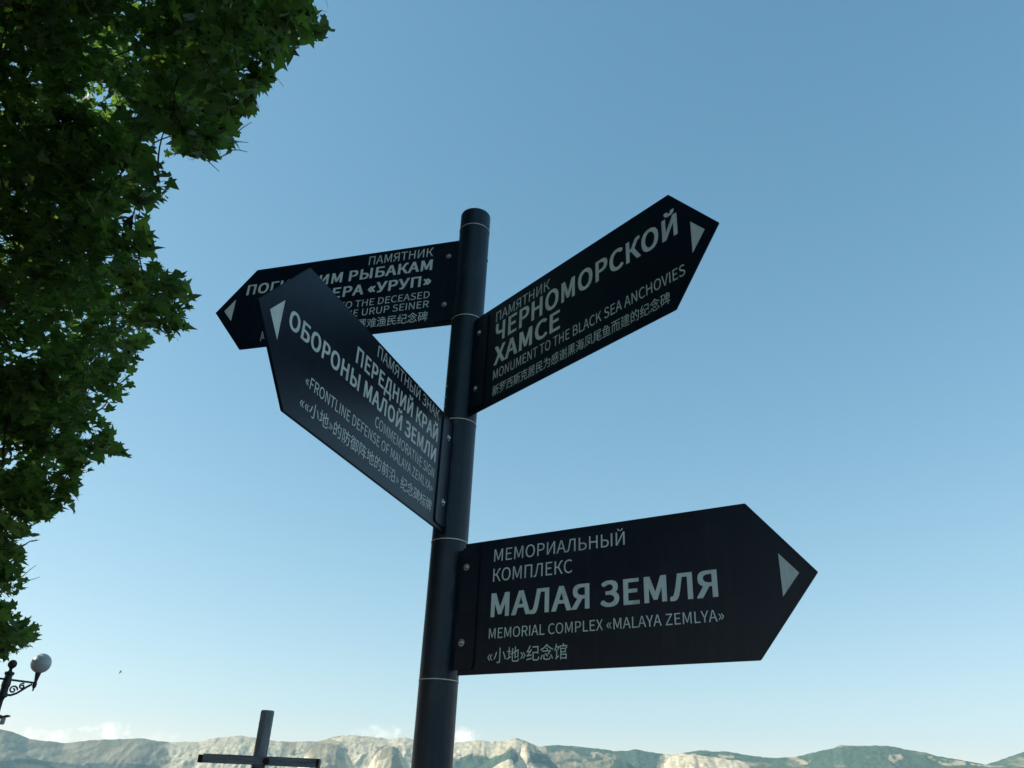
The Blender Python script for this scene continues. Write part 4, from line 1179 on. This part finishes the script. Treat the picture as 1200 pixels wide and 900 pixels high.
while n < 1000:
    v = Vector(rng.normal(size=3)).normalized() * (rng.uniform(.15, 1) ** .45)
    c = CC + Vector((v.x * CR.x, v.y * CR.y, v.z * CR.z))
    if c.z < 2.3:
        continue
    q = pix(c)
    if q and -330 < q[0] < 1500 and -250 < q[1] < 1200:
        continue
    clumps.append((c, rng.uniform(.55, 1.0), 60, False))
    n += 1

# unseen leaf clumps added along the sun's rays to keep the signpost in shade
for tx_, ty_, tz_ in [(POLE_X + .45 * i_, POLE_Y - .3 * j_, 1.9 + .36 * k_) for i_ in (-1.6, -.8, 0, .8, 1.6) for j_ in (-1, 0, 1, 2.4) for k_ in range(6)]:
    s_ = rng.uniform(7.0, 11.5)
    c = Vector((tx_, ty_, tz_)) + SUN_DIR * s_
    q = pix(c)
    if not (q and -330 < q[0] < 1500 and -250 < q[1] < 1200):
        clumps.append((c, .5, 40, False))

# limbs
bm = bmesh.new()
tr = [TREE + Vector((.0, 0, 0)), TREE + Vector((.03, .02, .5)), TREE + Vector((.08, -.05, 1.6)), TREE + Vector((.02, -.1, 2.9)), TREE + Vector((-.05, .0, 4.2))]
add_tube(bm, tr, [.52, .38, .33, .31, .30], 18)
trunk_top = tr[-1]
tree = empty('plane_tree', TREE)
tag(tree, 'large broad leaved tree with lobed dark green leaves overhanging from the left', 'tree')
trunk_bm = bm
limb_nodes = []
bm = bmesh.new()
ends = [Vector(e) for e in ((-4.4, 4.6, 7.6), (-5.6, 7.6, 6.4), (-6.4, 9.6, 5.2), (-8.4, 11.6, 7.5), (-12.5, 10, 8), (-15.5, 5, 8.5), (-13, -1.5, 8), (-8.5, -4.2, 8.5), (-5.2, -.5, 9.5), (-5.0, 3.5, 11.5), (-10.5, 5, 13.2), (-12.5, 2, 12), (-7.5, 8, 10.5))]
for e in ends:
    p0 = trunk_top - Vector((0, 0, rng.uniform(0, .9)))
    mid = p0.lerp(e, .5) + Vector((rng.uniform(-.5, .5), rng.uniform(-.5, .5), rng.uniform(.2, 1.1)))
    pts, rr = [], []
    for t in np.linspace(0, 1, 14):
        p = p0 * (1 - t) ** 2 + mid * 2 * t * (1 - t) + e * t * t
        p = p + Vector((rng.normal() * .07, rng.normal() * .07, rng.normal() * .07)) * (1 if 0 < t < 1 else 0)
        pts.append(p)
        rr.append(.17 * (1 - t) ** .8 + .022)
        if t > .12:
            limb_nodes.append((p, .13 * (1 - t) + .02))
    add_tube(bm, pts, rr, 9)
nodes = [(p, r) for p, r in limb_nodes]
order = sorted(range(len(clumps)), key=lambda i: (clumps[i][0] - trunk_top).length)
twig_pts = []
for i in order:
    c, rad, nl, fine = clumps[i]
    np_ = np.array([p for p, r in nodes])
    dist = np.linalg.norm(np_ - np.array(c), axis=1) + .25 * np.maximum(0, np.linalg.norm(np_ - np.array(trunk_top), axis=1) - (c - trunk_top).length)
    j = int(np.argmin(dist))
    a, ra = nodes[j]
    L_ = (c - a).length
    mid = a.lerp(c, .5) + Vector((rng.normal(), rng.normal(), abs(rng.normal()) * .6)) * min(.18, L_ * .12)
    r0 = min(ra * .7, .016 + .015 * L_)
    pts, rr = [], []
    ns = 6
    for q in range(ns + 1):
        t = q / ns
        pts.append(a * (1 - t) ** 2 + mid * 2 * t * (1 - t) + c * t * t)
        rr.append(r0 * (1 - t) + .0045)
        if q in (2, 4):
            nodes.append((pts[-1], rr[-1]))
    add_tube(bm, pts, rr, 5, caps=False)
    nodes.append((c, .008))
    if fine:
        for _ in range(3):
            e = c + Vector(rng.normal(size=3)).normalized() * rad * rng.uniform(.6, .95)
            qx = pix(e)
            if qx and qx[0] > np.interp(qx[1], EY, EX) + 2:
                continue
            add_tube(bm, [pts[-2], c.lerp(e, .4) + Vector((0, 0, .02)), e], [.005, .0035, .002], 4, caps=False)
# a few bare twigs reaching past the leaves
for a, b in (((272, 160), (295, 143)), ((270, 168), (291, 167)), ((268, 176), (290, 178)), ((230, 180), (257, 201)), ((283, 112), (297, 105)), ((78, 572), (92, 567)), ((26, 676), (43, 662)), ((24, 686), (47, 676)), ((4, 694), (22, 687))):
    Yd = depth_y(a[1])
    p, q = at(a[0], a[1], Yd), at(b[0], b[1], Yd + .1)
    add_tube(bm, [p, p.lerp(q, .5) + Vector((0, 0, .015)), q], [.006, .0045, .0025], 5)
for b_ in (bm, trunk_bm):
    bmesh.ops.translate(b_, verts=b_.verts, vec=-TREE)
obj('trunk', trunk_bm, M_BARK, tree, smooth=True)
obj('branches', bm, M_BARK, tree, smooth=True)

# leaves: five lobed blades with a fold along the midrib
FINE = [(0, 0), (.16, -.10), (.44, -.02), (.30, .10), (.56, .34), (.26, .33), (.20, .52), (0, .86)]
FINE = FINE + [(-x, y) for x, y in FINE[-2:0:-1]]
FINE = np.array(FINE)
COARSE = np.array([(0, 0), (.42, .1), (.3, .5), (0, .86), (-.3, .5), (-.42, .1)])
cos_l, tone_l, faces_l, tot_l = [], [], [], []
voff = 0
for fine_pass in (True, False):
    P_, S_, F_ = [], [], []
    for ci, (c, rad, nl, fine) in enumerate(clumps):
        if fine != fine_pass:
            continue
        v = rng.normal(size=(nl, 3))
        v /= np.linalg.norm(v, axis=1)[:, None]
        v *= (rng.uniform(.05, 1, nl) ** .5)[:, None] * rad
        v[:, 2] *= .75
        P_.append(np.array(c) + v)
        F_.append(np.full((nl, 1), 1.0 if ci < len(FRINGE) else 0.0))
        S_.append(rng.uniform(.09, .235, nl) if fine else rng.uniform(.22, .34, nl))
    P_ = np.concatenate(P_)
    S_ = np.concatenate(S_)
    F_ = np.concatenate(F_)
    px, py, z = project_np(P_)
    infr = (z > .05) & (px > -300) & (px < 1500) & (py > -220) & (py < 1200)
    ex = np.interp(py, EY, EX) - 1 + rng.normal(size=len(px)) * 4
    keep = np.clip((ex - 78 * vnoise(px / 21, py / 17, 3) ** 1.5 - px) / 22 + .35, 0, 1)
    fr = F_[:, 0] > 0
    bad = infr & ((px > ex + 3) | (~fr & (rng.uniform(size=len(px)) > keep)) | (in_poly(px, py, NOTCH) & (rng.uniform(size=len(px)) < .96)))
    P_, S_ = P_[~bad], S_[~bad]
    n = len(P_)
    tmpl = FINE if fine_pass else COARSE
    m_ = len(tmpl)
    nor = np.stack([rng.normal(size=n) * .55, rng.normal(size=n) * .55 - .15, np.abs(rng.normal(size=n) * .45) + .45], -1)
    nor /= np.linalg.norm(nor, axis=1)[:, None]
    yaw = rng.uniform(0, 2 * pi, n)
    ax = np.stack([np.cos(yaw), np.sin(yaw), -.35 + rng.normal(size=n) * .3], -1)
    ax -= nor * np.sum(ax * nor, 1)[:, None]
    ax /= np.linalg.norm(ax, axis=1)[:, None]
    sd = np.cross(ax, nor)
    curl = rng.uniform(.05, .35, n)
    droop = rng.uniform(-.1, .35, n)
    jig = 1 + rng.normal(size=(n, m_)) * .06
    tx = tmpl[None, :, 0] * jig
    ty = tmpl[None, :, 1] * jig
    hgt = np.abs(tx) * curl[:, None] - droop[:, None] * ty ** 2
    co = P_[:, None, :] + S_[:, None, None] * ((ty - .35)[..., None] * ax[:, None, :] + tx[..., None] * sd[:, None, :] + hgt[..., None] * nor[:, None, :])
    mid = P_[:, None, :] + S_[:, None, None] * (np.array([.0])[None, :, None] * ax[:, None, :])
    co = np.concatenate([co, mid - .0 * nor[:, None, :]], 1)
    base = voff + np.arange(n) * (m_ + 1)
    ring = np.arange(m_)
    tri = np.stack([np.broadcast_to(base[:, None] + m_, (n, m_)), base[:, None] + ring, base[:, None] + (ring + 1) % m_], -1)
    faces_l.append(tri.reshape(-1))
    tot_l.append(np.full(n * m_, 3))
    cos_l.append(co.reshape(-1, 3))
    tone_l.append(np.repeat(rng.uniform(0, 1, n), m_ + 1))
    voff += n * (m_ + 1)


def leaf_material():
    m = bpy.data.materials.new('plane_leaf')
    m.use_nodes = True
    N, L = m.node_tree.nodes, m.node_tree.links
    N.clear()
    a = N.new('ShaderNodeAttribute')
    a.attribute_name = 'tone'
    c = N.new('ShaderNodeValToRGB')
    e = c.color_ramp.elements
    e[0].position, e[1].position = 0, 1
    e[0].color = (*LEAF_A, 1)
    e[1].color = (*LEAF_B, 1)
    L.new(a.outputs['Fac'], c.inputs[0])
    p = N.new('ShaderNodeBsdfPrincipled')
    p.inputs['Roughness'].default_value = .5
    p.inputs['Specular IOR Level'].default_value = .35
    L.new(c.outputs[0], p.inputs['Base Color'])
    t = N.new('ShaderNodeBsdfTranslucent')
    c2 = N.new('ShaderNodeValToRGB')
    c2.color_ramp.elements[0].color = (*LEAF_TA, 1)
    c2.color_ramp.elements[1].color = (*LEAF_TB, 1)
    L.new(a.outputs['Fac'], c2.inputs[0])
    L.new(c2.outputs[0], t.inputs[0])
    mx = N.new('ShaderNodeMixShader')
    mx.inputs[0].default_value = .48
    L.new(p.outputs[0], mx.inputs[1])
    L.new(t.outputs[0], mx.inputs[2])
    o = N.new('ShaderNodeOutputMaterial')
    L.new(mx.outputs[0], o.inputs[0])
    return m


LEAF_A, LEAF_B = (.07, .14, .036), (.145, .22, .05)
LEAF_TA, LEAF_TB = (.11, .24, .04), (.24, .39, .05)
co = np.concatenate(cos_l) - np.array(TREE)
crown = np_mesh('crown', co, np.concatenate(faces_l), np.concatenate(tot_l), leaf_material(), tree)
att = crown.data.attributes.new('tone', 'FLOAT', 'POINT')
tn = np.concatenate(tone_l)
if len(tn) == len(crown.data.vertices):
    att.data.foreach_set('value', tn.astype(np.float32))
